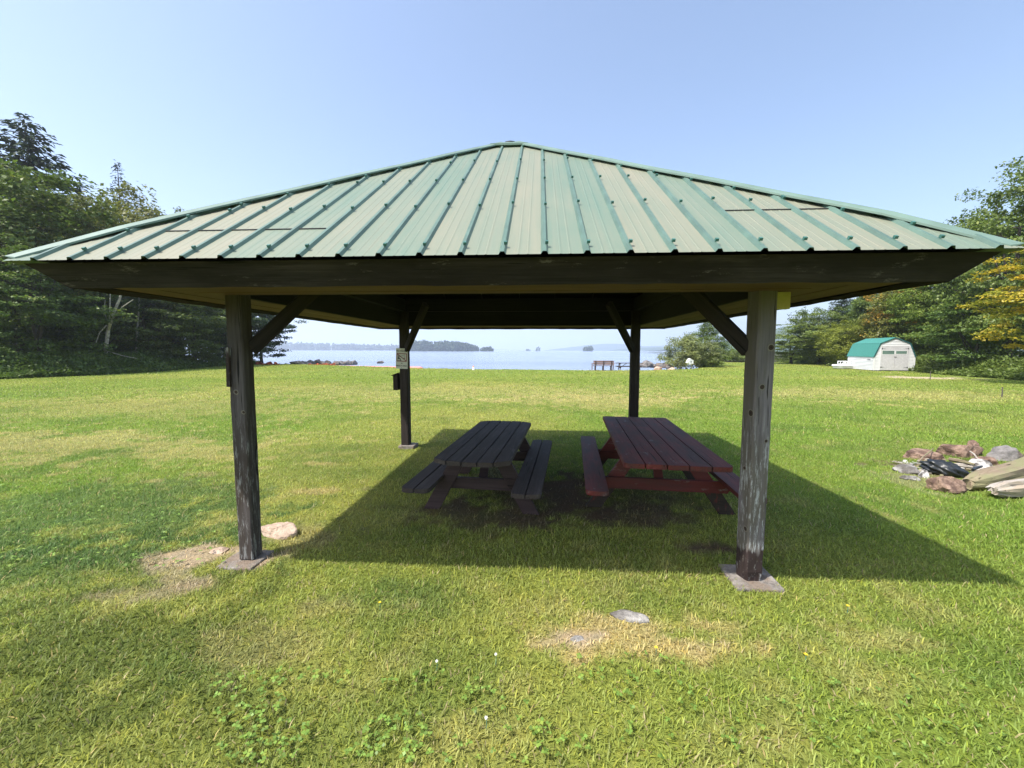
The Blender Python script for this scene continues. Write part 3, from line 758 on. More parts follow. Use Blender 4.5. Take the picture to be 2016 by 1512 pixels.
x, y = gnd(547, 1052); rock('flat_rock', 'flat pale pink rock lying beside the left front post', 'rock', (x-.01, y+.02, .02), (.40, .26, .085), 'granite_pink', 11, R_(-8), cuts=12, sub=4)
EXCL.append((x, y, .15))
x, y = gnd(1235, 1212); rock('half_buried_rock', 'low grey rock half buried in dry grass nearest the camera', 'rock', (x, y, -.004), (.26, .11, .045), 'greystone', 5, R_(-22), cuts=10, sub=4)
EXCL.append((x, y-.01, .06)); EXCL.append((x+.07, y-.03, .05)); EXCL.append((x-.06, y+.01, .05))
x, y = gnd(1138, 1256); rock('small_rock', 'small grey stone flush with dry grass left of the half buried rock', 'rock', (x, y, -.006), (.12, .06, .025), 'greystone', 8, .3, sub=3)
EXCL.append((x, y, .05))
x, y = gnd(430, 1085); rock('buried_rock', 'buff stone edge showing in bare soil left of the left front post', 'rock', (x, y, -.005), (.22, .10, .04), 'granite_pink', 19, R_(12), sub=3)
g_ = 'stones ringing the fire pit'
def pr(px, py, s, lab, seed, mat='fieldstone', rz=0., tilt=(0, 0), z=0., name='fire_pit_stone'):
    x, y = gnd(px, py); EXCL.append((x, y, min(s[0], s[1])*.35))
    return rock(name, lab, 'stone', (x, y, s[2]*.12+z), s, mat, seed, rz, g_, tilt=tilt)
pr(1818, 903, (.50, .40, .15), 'brown rounded fire pit stone left of the black bag', 21)
pr(1893, 896, (.72, .42, .18), 'broad brown slab at the back of the fire pit', 22, rz=.1, tilt=(R_(18), 0))
pr(1917, 893, (.28, .22, .25), 'upright dark red brown stone standing at the back of the fire pit', 23, tilt=(0, R_(12)))
pr(1978, 905, (.62, .30, .20), 'dark grey angular stone behind the tan log', 24, 'lake_rock', rz=-.15)
pr(1940, 912, (.40, .24, .13), 'low dark stone between the upright stone and the tan log', 29, 'fieldstone', rz=-.3)
pr(1788, 930, (.34, .30, .09), 'flat pinkish grey stone at the left end of the fire pit', 25, 'greystone', .2)
pr(1792, 944, (.24, .16, .06), 'thin grey stone sunk in grass at the left front of the fire pit', 26, 'greystone', -.5)
pr(1818, 939, (.16, .12, .11), 'small white stone inside the left of the fire pit', 27, 'ash')
pr(1860, 965, (.46, .30, .15), 'brown pointed stone at the front of the fire pit', 28, 'fieldstone', .2)
pr(1855, 946, (.24, .09, .06), 'narrow tan stone just behind the pointed front stone', 30, 'granite_pink', .1)
# ash heap
x, y = gnd(1925, 922); rock('ash_heap', 'crumbly heap of white ash in the middle of the fire pit', 'ash', (x, y, .03), (.34, .24, .10), 'ash', 33, sub=4, cuts=5)
# loose debris inside the ring
r = np.random.default_rng(31); mm = MB(); cx_, cy_ = gnd(1885, 925)
for i in range(150):
    a = r.random()*6.28; q = r.random()**.5; px_, py_ = cx_+math.cos(a)*q*.72, cy_+math.sin(a)*q*.46; sz = .012+.03*r.random(); an = r.random()*3.14
    if i % 3 == 0: mm.beam((px_, py_, .012+.03*r.random()), (px_+math.cos(an)*(.08+.14*r.random()), py_+math.sin(an)*(.08+.14*r.random()), .012+.03*r.random()), .008, .008, int(r.integers(0, 3)))
    else:
        h_ = sz*(.5+.5*r.random()); P4 = [(px_+math.cos(an+k*1.571+.3*r.random())*sz, py_+math.sin(an+k*1.571)*sz) for k in range(4)]
        mm.hexa([(u, v, -.005) for u, v in P4], [(px_+(u-px_)*.6, py_+(v-py_)*.6, h_) for u, v in P4], int(r.integers(0, 4)))
tag(mm.build('debris', [M['log_grey'], M['ash'], M['log_tan'], M['bag']]), 'charcoal, ash bits and twigs littering the inside of the fire pit', 'debris', kind='stuff')
# black bag
def bag(loc, s, seed=4):
    bm = bmesh.new(); bmesh.ops.create_icosphere(bm, subdivisions=4, radius=1.)
    for v in bm.verts:
        d = v.co.normalized()
        k = 1+.16*math.sin(d.x*5+1)*math.cos(d.y*6)+.10*math.sin(d.z*11+d.x*7)+.06*math.sin(d.y*19+d.x*13)+.04*math.sin(d.x*31+d.z*23)
        v.co = (d.x*k*s[0]/2, d.y*k*s[1]/2, max(d.z*k*s[2]/2, -s[2]*.3))
    me = bpy.data.meshes.new('black_bag'); bm.to_mesh(me); bm.free(); me.materials.append(M['bag'])
    me.polygons.foreach_set('use_smooth', [True]*len(me.polygons))
    o = link('black_bag', me); o.location = loc; o.rotation_euler = (0, R_(10), R_(-35)); return o
x, y = gnd(1862, 935); tag(bag((x, y+.02, .07), (.42, .24, .20)), 'crumpled black plastic bag lying in the fire pit', 'bag'); EXCL.append((x, y, .2))
# logs
def log(name, label, pa, pb, ra, rb, mat, seed, split=False):
    a = Vector(pa); b = Vector(pb); L = (b-a).length; r = random.Random(seed); n = 18; mb = MB(); N = 14; vs = []; fs = []
    lob = [r.uniform(.86, 1.12) for _ in range(n)]
    for i in range(N+1):
        t_ = i/N; rad = ra+(rb-ra)*t_; ox = .02*math.sin(t_*5+seed); 
        for k in range(n):
            an = 2*math.pi*k/n; rr = rad*lob[k]*(1+.05*math.sin(k*2.3+i*.8)+r.uniform(-.02, .02))
            if split and k in (3, 4): rr *= .55+.25*math.sin(t_*7)
            if i in (0, N): rr *= .50
            if i == 1: rr *= .86
            dz = (r.uniform(-.03, .05) if i in (0, N) else 0)
            vs.append((math.cos(an)*rr+ox, math.sin(an)*rr, L*t_+dz))
    for i in range(N):
        for k in range(n): fs.append((i*n+k, i*n+(k+1) % n, (i+1)*n+(k+1) % n, (i+1)*n+k))
    fs += [tuple(range(n-1, -1, -1)), tuple(N*n+k for k in range(n))]
    mb.add(vs, fs); o = mb.build(name, M[mat]); o.location = a
    o.rotation_mode = 'QUATERNION'; o.rotation_quaternion = (b-a).to_track_quat('Z', 'Y'); tag(o, label, 'log', 'logs by the fire pit')
    for t_ in np.linspace(0, 1, 9): p = a.lerp(b, t_); EXCL.append((p.x, p.y, ra*.5))
    return o
x0, y0 = gnd(1903, 966); x1, y1 = gnd(2110, 918)
log('fallen_log', 'thick tan barkless log resting against the fire pit stones', (x0, y0, .075), (x1, y1, .17), .115, .15, 'log_tan', 3)
x0, y0 = gnd(1958, 983); x1, y1 = gnd(2160, 955)
log('driftwood_log', 'silvery split driftwood log nearest the camera by the fire pit', (x0, y0, .09), (x1, y1, .11), .10, .12, 'log_grey', 8, True)
def stick(label, pa, pb, r, mat, z0=.08, z1=.08):
    x0, y0 = gnd(*pa); x1, y1 = gnd(*pb); mb = MB(); a = Vector((x0, y0, z0)); b = Vector((x1, y1, z1)); L = (b-a).length
    mb.tube([(0, 0, 0), (.008, .004, L*.3), (-.006, .006, L*.7), (0, 0, L)], [r*.9, r, r*.9, r*.6], 7, jit=.15)
    o = mb.build('stick', M[mat]); o.location = a; o.rotation_mode = 'QUATERNION'; o.rotation_quaternion = (b-a).to_track_quat('Z', 'Y'); tag(o, label, 'stick', 'sticks in the fire pit')
stick('peeled orange tan stick right of the black bag', (1868, 915), (1918, 926), .028, 'log_tan')
stick('bleached white stick below the orange tan stick', (1875, 926), (1914, 932), .024, 'log_grey')
stick('thin pale stick pointing up behind the ash heap', (1908, 907), (1930, 920), .010, 'log_grey', .14, .08)
stick('brown twig lying on the rounded stone left of the black bag', (1808, 922), (1836, 903), .009, 'log_tan', .09, .16)
stick('short charred stick in front of the ash heap', (1915, 934), (1932, 928), .02, 'bag', .06, .07)

# ================================================================== SHED
gx0, gy0 = gnd(1719, 730); gx1, gy1 = gnd(1798, 731); W_ = math.hypot(gx1-gx0, gy1-gy0); rz = math.atan2(gy1-gy0, gx1-gx0)
sh = empty('storage_shed', (gx0, gy0, 0), rz); tag(sh, 'white barn shaped storage shed with green gambrel roof at the wood edge', 'shed')
D_ = 4.1; zE, zB, zP = 1.20, 2.16, 2.60; bi = .38
def prof(i): return [(-.0+i, 0.06), (W_-i, .06), (W_-i, zE), (W_-bi, zB-i*.3), (W_/2, zP-i*.5), (bi, zB-i*.3), (i, zE)]
mm = MB()   # lap siding, gables and sides, in horizontal courses
def xin(z):
    if z <= zE: return 0.
    if z <= zB: return bi*(z-zE)/(zB-zE)
    return bi+(W_/2-bi)*(z-zB)/(zP-zB)
zc = .06; n = 0
while zc < zP-.03:
    zt = min(zc+.115, zP-.005); a0, a1 = xin(zc), xin(zt)
    for (y0_, y1_) in ((0, .05), (D_-.05, D_)):
        f0, f1 = (-.045, -.001) if y0_ == 0 else (0, 0); b0, b1 = (0, 0) if y0_ == 0 else (.028, .001)
        mm.hexa([(a0, y0_+f0, zc), (W_-a0, y0_+f0, zc), (W_-a0, y1_+b0, zc), (a0, y1_+b0, zc)], [(a1, y0_+f1, zt), (W_-a1, y0_+f1, zt), (W_-a1, y1_+b1, zt), (a1, y1_+b1, zt)])
    if zt <= zE+.03:
        for (x0_, x1_, o0, o1) in ((0, .05, -.045, 0), (W_-.05, W_, 0, .045)):
            mm.hexa([(x0_+o0, .051, zc), (x1_+o1, .051, zc), (x1_+o1, D_-.067, zc), (x0_+o0, D_-.067, zc)], [(x0_+o0*.1, .051, zt), (x1_+o1*.1, .051, zt), (x1_+o1*.1, D_-.067, zt), (x0_+o0*.1, D_-.067, zt)])
    zc += .1155
mm.build('wall', M['shed_wall'], sh)
mm = MB()
ov = .07
pts = [(-ov*.7, zE-.10), (bi-.03, zB+.03), (W_/2, zP+.045), (W_-bi+.03, zB+.03), (W_+ov*.7, zE-.10)]
for (p, q) in zip(pts[:-1], pts[1:]):
    d = Vector((q[0]-p[0], 0, q[1]-p[1])).normalized(); nn_ = Vector((-d.z, 0, d.x))*.035
    mm.hexa([(p[0], -.06, p[1]), (q[0], -.06, q[1]), (q[0], D_+.06, q[1]), (p[0], D_+.06, p[1])], [(p[0]+nn_.x, -.06, p[1]+nn_.z), (q[0]+nn_.x, -.06, q[1]+nn_.z), (q[0]+nn_.x, D_+.06, q[1]+nn_.z), (p[0]+nn_.x, D_+.06, p[1]+nn_.z)])
rf = mm.build('roof', M['shed_roof'], sh)
mm = MB()
for (p, q) in zip(pts[:-1], pts[1:]):
    mm.beam((p[0], -.075, p[1]+.0), (q[0], -.075, q[1]+.0), .024, .075)
mm.beam((bi-.02, -.06, zB+.02), (bi-.02, D_+.06, zB+.02), .05, .05)
mm.build('roof_edge_trim', M['shed_trim'], rf)
for (a, b, sd_) in ((-.052, .07, -1), (W_-.07, W_+.052, 1)):
    mm = MB(); xi = -.046 if sd_ < 0 else W_+.046
    mm.add([(a, -.052, .05), (b, -.052, .05), (b, -.046, .05), (a, -.046, .05)]+[(a, -.052, zE-.06), (b, -.052, zE-.06), (b, -.046, zE-.06), (a, -.046, zE-.06)], [(3, 2, 1, 0), (4, 5, 6, 7), (0, 1, 5, 4), (1, 2, 6, 5), (2, 3, 7, 6), (3, 0, 4, 7)])
    mm.build('corner_board', M['shed_wall'], sh)
mm = MB(); mm.box(.02, W_-.02, .02, D_-.02, -.05, .058); mm.build('skid_base', M['iron'], sh)
dx0, dx1 = .42, W_-.40; dz1 = 2.02; mid = (dx0+dx1)/2
for (a, b, nm) in ((dx0, mid-.006, 0), (mid+.006, dx1, 1)):
    mm = MB(); mm.box(a, b, -.066, -.048, .07, 1.98 if 1 else 0)
    d = mm.build('door', M['shed_door'], sh, bevel=.004)
    wl, wr = (a+.07, b-.04) if nm == 0 else (a+.05, b-.14)
    mm = MB(); z0_, z1_ = (1.33, 1.62) if nm == 0 else (1.36, 1.60)
    mm.box(wl-.02, wr+.02, -.073, -.067, z0_-.02, z0_); mm.box(wl-.02, wr+.02, -.073, -.067, z1_, z1_+.02); mm.box(wl-.02, wl, -.073, -.067, z0_, z1_); mm.box(wr, wr+.02, -.073, -.067, z0_, z1_)
    wn = mm.build('window', M['white'], d)
    mm = MB(); mm.box(wl, wr, -.070, -.0665, z0_, z1_); mm.build('pane', M['glass'], d)
    for z in (.30, 1.78):
        mm = MB(); xh = a+.02 if nm == 0 else b-.02; s_ = 1 if nm == 0 else -1
        mm.add([(xh, -.077, z-.06), (xh+s_*.05, -.077, z-.06), (xh+s_*.05, -.077, z-.015), (xh+s_*.27, -.077, z-.004), (xh+s_*.27, -.077, z+.004), (xh+s_*.05, -.077, z+.015), (xh+s_*.05, -.077, z+.06), (xh, -.077, z+.06)] +
               [(xh, -.067, z-.06), (xh+s_*.05, -.067, z-.06), (xh+s_*.05, -.067, z-.015), (xh+s_*.27, -.067, z-.004), (xh+s_*.27, -.067, z+.004), (xh+s_*.05, -.067, z+.015), (xh+s_*.05, -.067, z+.06), (xh, -.067, z+.06)],
               [tuple(range(8)), tuple(range(15, 7, -1))]+[(i, (i+1) % 8, (i+1) % 8+8, i+8) for i in range(8)])
        mm.build('hinge', M['iron'], d)
    if nm == 0:
        mm = MB(); mm.box(b-.03, b+.14, -.091, -.074, 1.10, 1.135); mm.box(b-.03, b+.0, -.076, -.067, 1.09, 1.145); mm.build('handle', M['iron'], d)
mm = MB(); mm.box(dx0-.05, dx0-.003, -.058, -.030, .07, 2.03); mm.box(dx1+.003, dx1+.05, -.058, -.030, .07, 2.03); mm.box(dx0-.003, dx1+.003, -.058, -.030, 1.99, 2.05)
mm.build('door_frame', M['shed_wall'], sh)
mm = MB(); mm.box(-.056, -.012, .35, .85, .86, .98)
for i in range(4): mm.box(-.060, -.057, .37, .83, .875+i*.026, .888+i*.026, 1)
mm.build('vent', [M['white'], M['iron']], sh)
# paddle boat behind the shed
x, y = gnd(1652, 726.5)
pb = empty('paddle_boat', (x+.75, y+.3, 0), R_(5), scale=None); pb.scale = (.85, .85, .85); tag(pb, 'white paddle boat with white seat rails parked left of the shed', 'boat')
def hullmb(L, W, z0, z1, s0, s1):
    mb = MB(); N = 10; ring = lambda s, z: [(L*(-.5)*s, -W/2*s*.55, z), (L*(-.40)*s, -W/2*s, z), (L*.5*s, -W/2*s, z), (L*.5*s, W/2*s, z), (L*(-.40)*s, W/2*s, z), (L*(-.5)*s, W/2*s*.55, z)]
    a, b = ring(s0, z0), ring(s1, z1); mb.add(a+b, [tuple(range(5, -1, -1)), tuple(range(6, 12))]+[(i, (i+1) % 6, (i+1) % 6+6, i+6) for i in range(6)]); return mb
mm = hullmb(2.3, 1.3, .06, .30, .9, .97); mm.build('hull', M['boat_hull'], pb, bevel=.03)
mm = hullmb(2.36, 1.36, .31, .46, 1., .93); mm.build('deck', M['white'], pb, bevel=.05)
for yy in (-.40, .40):
    mm = MB()
    for xx in (-.45, -.15, .15, .45):
        mm.tube([(xx, yy, .44), (xx-.03, yy, .60), (xx+.02, yy, .78)], [.03, .03, .03], 8)
    mm.tube([(-.50, yy, .78), (.50, yy, .80)], [.035, .035], 8)
    mm.build('seat_rail', M['white'], pb, smooth=True)
mm = MB(); mm.box(-.45, .45, -.38, .38, .455, .54); mm.build('seat', M['boat_hull'], pb, bevel=.03)
for a_ in (-.55, .55): mm = MB(); mm.box(a_, a_+.15, -.60, .6, 0, .075); mm.build('support_block', M['iron'], pb)
# stakes
for (px, py, hh, lb) in ((1831, 748, .50, 'thin dark stake standing in the sand patch before the shed'), (1972, 782, .36, 'thin dark stake standing alone in the lawn right of the sand patch')):
    x, y = gnd(px, py); mm = MB(); mm.tube([(0, 0, -.05), (.004, .0, hh*.5), (-.01, 0, hh)], [.02, .018, .016], 7)
    o = mm.build('stake', M['stake']); o.location = (x, y, 0); tag(o, lb, 'stake', 'thin stakes in the lawn')

# ================================================================== SHORE THINGS
x, y = gnd(1188, 729.5); pbn = empty('park_bench', (x, y, -.01), R_(-4)); tag(pbn, 'brown wooden park bench seen from behind at the lawn edge facing the lake', 'bench')
mm = MB()
for z in (.47, .63): mm.box(-.80, .80, -.03, .0, z, z+.135)
mm.box(-.82, .82, -.04, .01, .775, .80)
mm.build('backrest', M['bench_wood'], pbn, bevel=.004)
mm = MB()
for i in range(3): mm.box(-.80, .80, .06+i*.14, .18+i*.14, .37, .405)
mm.build('seat', M['bench_wood'], pbn, bevel=.004)
for xx in (-.62, 0, .62):
    mm = MB(); mm.beam((xx, -.055, .30), (xx, -.062, .79), .07, .035, up=(0, 1, 0)); mm.beam((xx, -.07, 0), (xx, -.02, .40), .06, .07, up=(0, 1, 0)); mm.beam((xx, .46, 0), (xx, .40, .37), .06, .07, up=(0, 1, 0)); mm.beam((xx, -.07, .33), (xx, .5, .33), .06, .07)
    mm.build('leg_frame', M['table_brown_x'], pbn)
for s_ in (-1, 1):
    mm = MB(); mm.beam((s_*.84, -.04, .56), (s_*.84, .52, .56), .08, .035); mm.beam((s_*.84, .50, .02), (s_*.84, .46, .55), .06, .05, up=(0, 1, 0)); mm.build('armrest', M['bench_wood'], pbn)
x, y = gnd(1236, 727.5)
pt2 = picnic_table((x+.1, y), R_(83), 2.2, .75, .70, .42, .60, .24, 1, 2.2, 4, 0, 'table_brown', 'table_brown_x', False, 'distant dark picnic table at the lawn edge behind the rear right post', inset=.35)
pt2.location.z = -.14
# birdhouse-like box on a leaning post
x, y, z = atd(1361, 725, 35.2); bh = empty('birdhouse', (x, y, 0), R_(12)); tag(bh, 'white birdhouse with round black hole on a short pale post before the bushes', 'birdhouse')
mm = MB(); mm.tube([(.03, 0, -.1), (0, 0, .5)], [.045, .04], 8); mm.build('post', M['birch'], bh)
T = Matrix.Translation((-.17, -.02, .62)) @ Matrix.Rotation(R_(-14), 4, 'Y')
mm = MB(); mm.M = T
pr_ = [(-.17, -.18), (.17, -.20), (.24, .05), (0, .30), (-.24, .05)]
N_ = len(pr_); mm.add([(a, -.16, b) for a, b in pr_]+[(a, .16, b) for a, b in pr_], [tuple(range(N_)), tuple(range(2*N_-1, N_-1, -1))]+[(i, i+N_, (i+1) % N_+N_, (i+1) % N_) for i in range(N_)])
mm.build('box', M['white'], bh)
mm = MB(); mm.M = T; mm.beam((-.02, 0, .32), (.30, 0, .02), .33, .03); mm.beam((.02, 0, .32), (-.30, 0, .02), .33, .03); mm.build('roof', M['sign_white'], bh)
mm = MB(); mm.M = T; mm.tube([(0, -.168, .03), (0, -.155, .03)], [.062, .062], 14); mm.build('hole', M['iron'], bh)
mm = MB(); mm.box(-.22, .14, -.2, .2, .46, .495); mm.build('shelf', M['birch'], bh)
# white marker with orange top
x, y = gnd(932, 728.5); mk = empty('shore_marker', (x, y, -.02)); tag(mk, 'tiny white and orange marker post standing at the lawn edge', 'marker')
mm = MB(); mm.tube([(0, 0, 0), (0, 0, .05), (0, 0, .26)], [.11, .085, .06], 12); mm.build('body', M['white'], mk, smooth=True)
mm = MB(); mm.tube([(0, 0, .255), (0, 0, .32), (0, 0, .36)], [.058, .055, .03], 12); mm.build('cap', M['orange'], mk)
# orange barrier fencing and boom along the beach
t = NT('orange_mesh'); nn1 = t.noise(t.coord(), 6, 4, .7)
t.bsdf(t.mix(t.ramp(nn1, [(.4, 0.), (.6, 1.)]), (.26, .045, .02), (.62, .13, .055)), .6); M['orange_mesh'] = t.mat
M['pink_boom'] = plain('faded_red_plastic', (.75, .22, .20), .5, namt=.3)
def fence(label, pts, h, seed):
    r = random.Random(seed); mb = MB(); vs = []; fs = []; P = []
    for (a, b) in zip(pts[:-1], pts[1:]):
        for i in range(12): P.append(Vector(a).lerp(Vector(b), i/12))
    for i, p in enumerate(P):
        hh = h*(.75+.3*math.sin(i*.9)+r.uniform(-.1, .1)); w = .05*math.sin(i*1.7)
        for j in range(4): vs.append((p.x+r.uniform(-.02, .02), p.y+w*(1+j*.4)+r.uniform(-.03, .03), p.z+hh*j/3))
    for i in range(len(P)-1):
        for j in range(3): fs.append((i*4+j, i*4+4+j, i*4+5+j, i*4+1+j))
    mb.add(vs, fs); o = mb.build('barrier_fence', M['orange_mesh']); s = o.modifiers.new('thick', 'SOLIDIFY'); s.thickness = .02
    tag(o, label, 'fence', 'orange barrier fencing on the beach')
A3 = lambda px, py, Y: atd(px, py, Y)
fence('sagging red orange plastic fence under the trees left of the beach', [A3(440, 718.5, 46), A3(500, 719, 45), A3(535, 719.5, 44.), A3(552, 720.3, 44)], .40, 1)
fence('collapsed orange plastic fence lying among the rocks on the left beach', [A3(606, 719.5, 46), A3(632, 719, 46), A3(662, 718.5, 46)], .22, 2)
mm = MB(); P_ = [A3(655, 719.5, 44), A3(700, 721, 42.5), A3(740, 722.2, 41.5), A3(775, 723, 40.5), A3(800, 724, 40), A3(826, 724.6, 39.4), A3(832, 725, 39.3)]
mm.tube(P_, [.03, .05, .06, .07, .13, .15, .07], 8); tag(mm.build('floating_boom', M['pink_boom'], smooth=True), 'long faded pink red boom laid along the beach edge behind the sign post', 'boom')

# rocks at the lake
RL = [(588, 714.5, 46, 2.0, .5, 'first dark rock nearest the trees in the left rock spit'), (603, 715.5, 47, 1.6, .55, 'rounded dark rock beside the first in the left rock spit'), (612, 712.5, 49, 1.4, .55, 'low dark rock behind the orange fence'),
      (624, 713.5, 50, 1.5, .6, 'tallest dark rock in the left rock spit'), (636, 715, 49, 1.3, .5, 'small dark rock right of the tallest one'), (648, 715.5, 50, 1.2, .6, 'dark rock near the middle of the left rock spit'),
      (660, 715, 51, 1.3, .5, 'grey rock with a pale top in the left rock spit'), (672, 714, 52, 1.7, .4, 'flat grey rock before the gap in the spit'), (684, 713, 54, 1.6, .65, 'large pointed rock at the lake end of the left spit'), (696, 713.5, 55, 1.7, .5, 'outermost flat rock of the left spit'),
      (749, 711.5, 60, 1.1, .42, 'lone dark rock rising from open water left of the sign'), (565, 716, 48, 1.0, .25, 'small flat rock at the waterline under the overhanging tree')]
for i, (px, py, Yd, s, h, lb) in enumerate(RL):
    x, y, z = A3(px, py+2, Yd); o = rock('lake_rock', lb, 'rock', (x, y, max(z, WATER)-.02), (s, s*.8, h), 'lake_rock', 40+i, i*.7, 'dark rocks in the left of the lake')
RL = [(1263, 719, 44, 1., .35, 'small dark rock just right of the rear right post'), (1273, 717, 45, 2.0, .62, 'largest brown boulder right of the rear right post'), (1286, 719, 46, 1.3, .45, 'dark rock right of the largest boulder'),
      (1298, 719, 46, 1.6, .4, 'low brown rock in the middle of the right spit'), (1309, 719, 45, 1.7, .5, 'broad dark rock near the bushes'), (1320, 721, 42, 1.3, .5, 'grey rock at the foot of the bushes'), (1296, 725.5, 38.5, .9, .32, 'rounded pale pink rock on the beach in front of the right spit'), (1322, 725.5, 37, .8, .4, 'pale cream rock at the lawn edge below the bushes')]
for i, (px, py, Yd, s, h, lb) in enumerate(RL):
    x, y, z = A3(px, py+2.0, Yd); o = rock('shore_rock', lb, 'rock', (x, y, max(z, WATER)-.02), (s, s*.8, h), 'granite_pink' if i in (6, 7) else 'lake_rock', 70+i, i*.9, 'rocks in the right of the lake')

# ================================================================== TREES
def leafmesh(name, C, Dn, Nn, L, Wd, tint, mat):
    Sd = nz(np.cross(Dn, Nn)); n = len(C)
    mid = C+Dn*(L*.5)[:, None]
    V = np.stack([C, mid+Sd*(Wd/2)[:, None]+Nn*(L*.06)[:, None], C+Dn*L[:, None]-Nn*(L*.12)[:, None], mid-Sd*(Wd/2)[:, None]+Nn*(L*.06)[:, None]], 1).reshape(-1, 3)
    return raw_mesh(name, V, np.arange(n*4).reshape(n, 4), mat, attrs={'tint': np.clip(tint, 0, 1)})

def broadleaf(seed, H=10., rad=3.3, low=.12, ncl=170, per=85, leaf=.17, layered=.5, mat='leaf', cone=0., stems=1):
    r = np.random.default_rng(seed)
    cz = (low+1)/2*H; hz_ = (1-low)/2*H
    d = nz(r.normal(size=(ncl*3, 3))); k = (.50+.50*r.random(len(d))**.6)
    lob = 1+.15*np.sin(np.arctan2(d[:, 1], d[:, 0])*3+seed)+.11*np.sin(d[:, 2]*7+seed*2)+.07*r.normal(size=len(d))
    P = np.c_[d[:, 0]*rad*k*lob, d[:, 1]*rad*k*lob, cz+d[:, 2]*hz_*k*np.clip(lob, .8, 1.15)]
    if cone:
        f_ = np.clip(P[:, 2]/H, 0, 1); k_ = (1-f_)**cone*1.35+.03; P[:, 0] *= k_; P[:, 1] *= k_
    P[:, 2] = np.clip(P[:, 2], low*H*.6, H*1.02); P = P[:ncl]
    cr = (.42+.50*r.random(ncl))*rad/3.3; ct = r.random(ncl)
    ci = np.repeat(np.arange(ncl), per); n = len(ci)
    q = nz(r.normal(size=(n, 3)))*(r.random(n)**.4)[:, None]; q[:, 2] *= layered
    C = P[ci]+q*cr[ci][:, None]
    outw = nz(C-np.array([0, 0, cz])*np.ones((n, 1))); Nn = nz(r.normal(size=(n, 3))*.55+np.array([0, 0, .75])+outw*.45)
    Dn = nz(np.cross(Nn, r.normal(size=(n, 3)))+outw*.3-np.array([0, 0, .25])); Dn = nz(Dn-Nn*(Dn*Nn).sum(1, keepdims=True))
    L = leaf*(.7+.7*r.random(n)); tint = ct[ci]*.55+r.random(n)*.45
    crown = leafmesh('crown', C, Dn, Nn, L, L*.62, tint, M[mat])
    rd = random.Random(seed); tb = MB()
    for s in range(stems):
        a = rd.random()*6.28; sp = .0 if stems == 1 else rad*.25
        base = Vector((math.cos(a)*sp*.4, math.sin(a)*sp*.4, -.1)); top = Vector((math.cos(a)*sp+rd.uniform(-.4, .4), math.sin(a)*sp+rd.uniform(-.4, .4), H*.82))
        pts = [base.lerp(top, i/7)+Vector((rd.uniform(-.12, .12), rd.uniform(-.12, .12), 0))*(i > 0) for i in range(8)]
        r0 = H*.017/math.sqrt(stems)
        tb.tube(pts, [r0*(1.35 if i == 0 else 1-.12*i) for i in range(8)], 8)
        for j in range(int(16/stems)):
            t0 = rd.uniform(.18, .9); p0 = base.lerp(top, t0); tgt = Vector(P[rd.randrange(ncl)].tolist())
            if tgt.z < p0.z-.5: tgt.z = p0.z+rd.uniform(-.3, .8)
            m_ = p0.lerp(tgt, .5)+Vector((rd.uniform(-.2, .2), rd.uniform(-.2, .2), .25)); rb = r0*(1-.8*t0)*.55+.012
            tb.tube([p0, m_, tgt], [rb, rb*.65, rb*.22], 5)
    return crown, tb.mesh('trunk', M['bark'], True)

def conifer(seed, H=10., rad=2.2, low=.04, whorl=46, nb=8, mat='needle', droop=.25, irr=.25, leaf=.30, power=.85, dens=1.):
    r = np.random.default_rng(seed); C, Dn, Nn, L, tint = [], [], [], [], []
    rd = random.Random(seed); tb = MB(); tb.tube([(0, 0, -.1), (0, 0, H*.5), (0, 0, H)], [H*.016, H*.009, .012], 7)
    for i in range(whorl):
        f = i/(whorl-1); z = H*(low+(1-low)*f**.92)
        for b in range(nb):
            a = 2*math.pi*(b/nb)+i*2.4+r.normal()*.3
            bl = rad*((1-f)**power)*(1+irr*r.normal()*.6)+.10
            if bl < .06: continue
            zb_ = z+r.normal()*.1; up = .35*(f-.35)
            m = max(3, int(bl*11*dens)); s = np.sort(r.random(m))**.8*bl
            px = np.cos(a)*s; py = np.sin(a)*s; pz = zb_+s*up-droop*(s/ (rad))**1.5*s
            sd = r.choice([-1, 1], m)*(.5+.5*r.random(m)); an = a+sd*.85
            C.append(np.c_[px, py, pz+r.normal(size=m)*.04]); Dn.append(np.c_[np.cos(an), np.sin(an), -.22+.25*r.normal(size=m)])
            Nn.append(np.c_[r.normal(size=m)*.35, r.normal(size=m)*.35, np.ones(m)]); L.append(leaf*(.6+.6*r.random(m))*(.55+.6*(1-f))); tint.append(np.full(m, r.random()*.4)+r.random(m)*.5)
            if b % 2 == 0 and bl > .5: tb.tube([(0, 0, zb_), (float(px[-1])*.85, float(py[-1])*.85, float(pz[-1]))], [.03, .008], 4)
    C = np.concatenate(C); Dn = nz(np.concatenate(Dn)); Nn = nz(np.concatenate(Nn)); Nn = nz(Nn-Dn*(Nn*Dn).sum(1, keepdims=True)); L = np.concatenate(L)
    return leafmesh('crown', C, Dn, Nn, L, L*.42, np.concatenate(tint), M[mat]), tb.mesh('trunk', M['bark'], True)

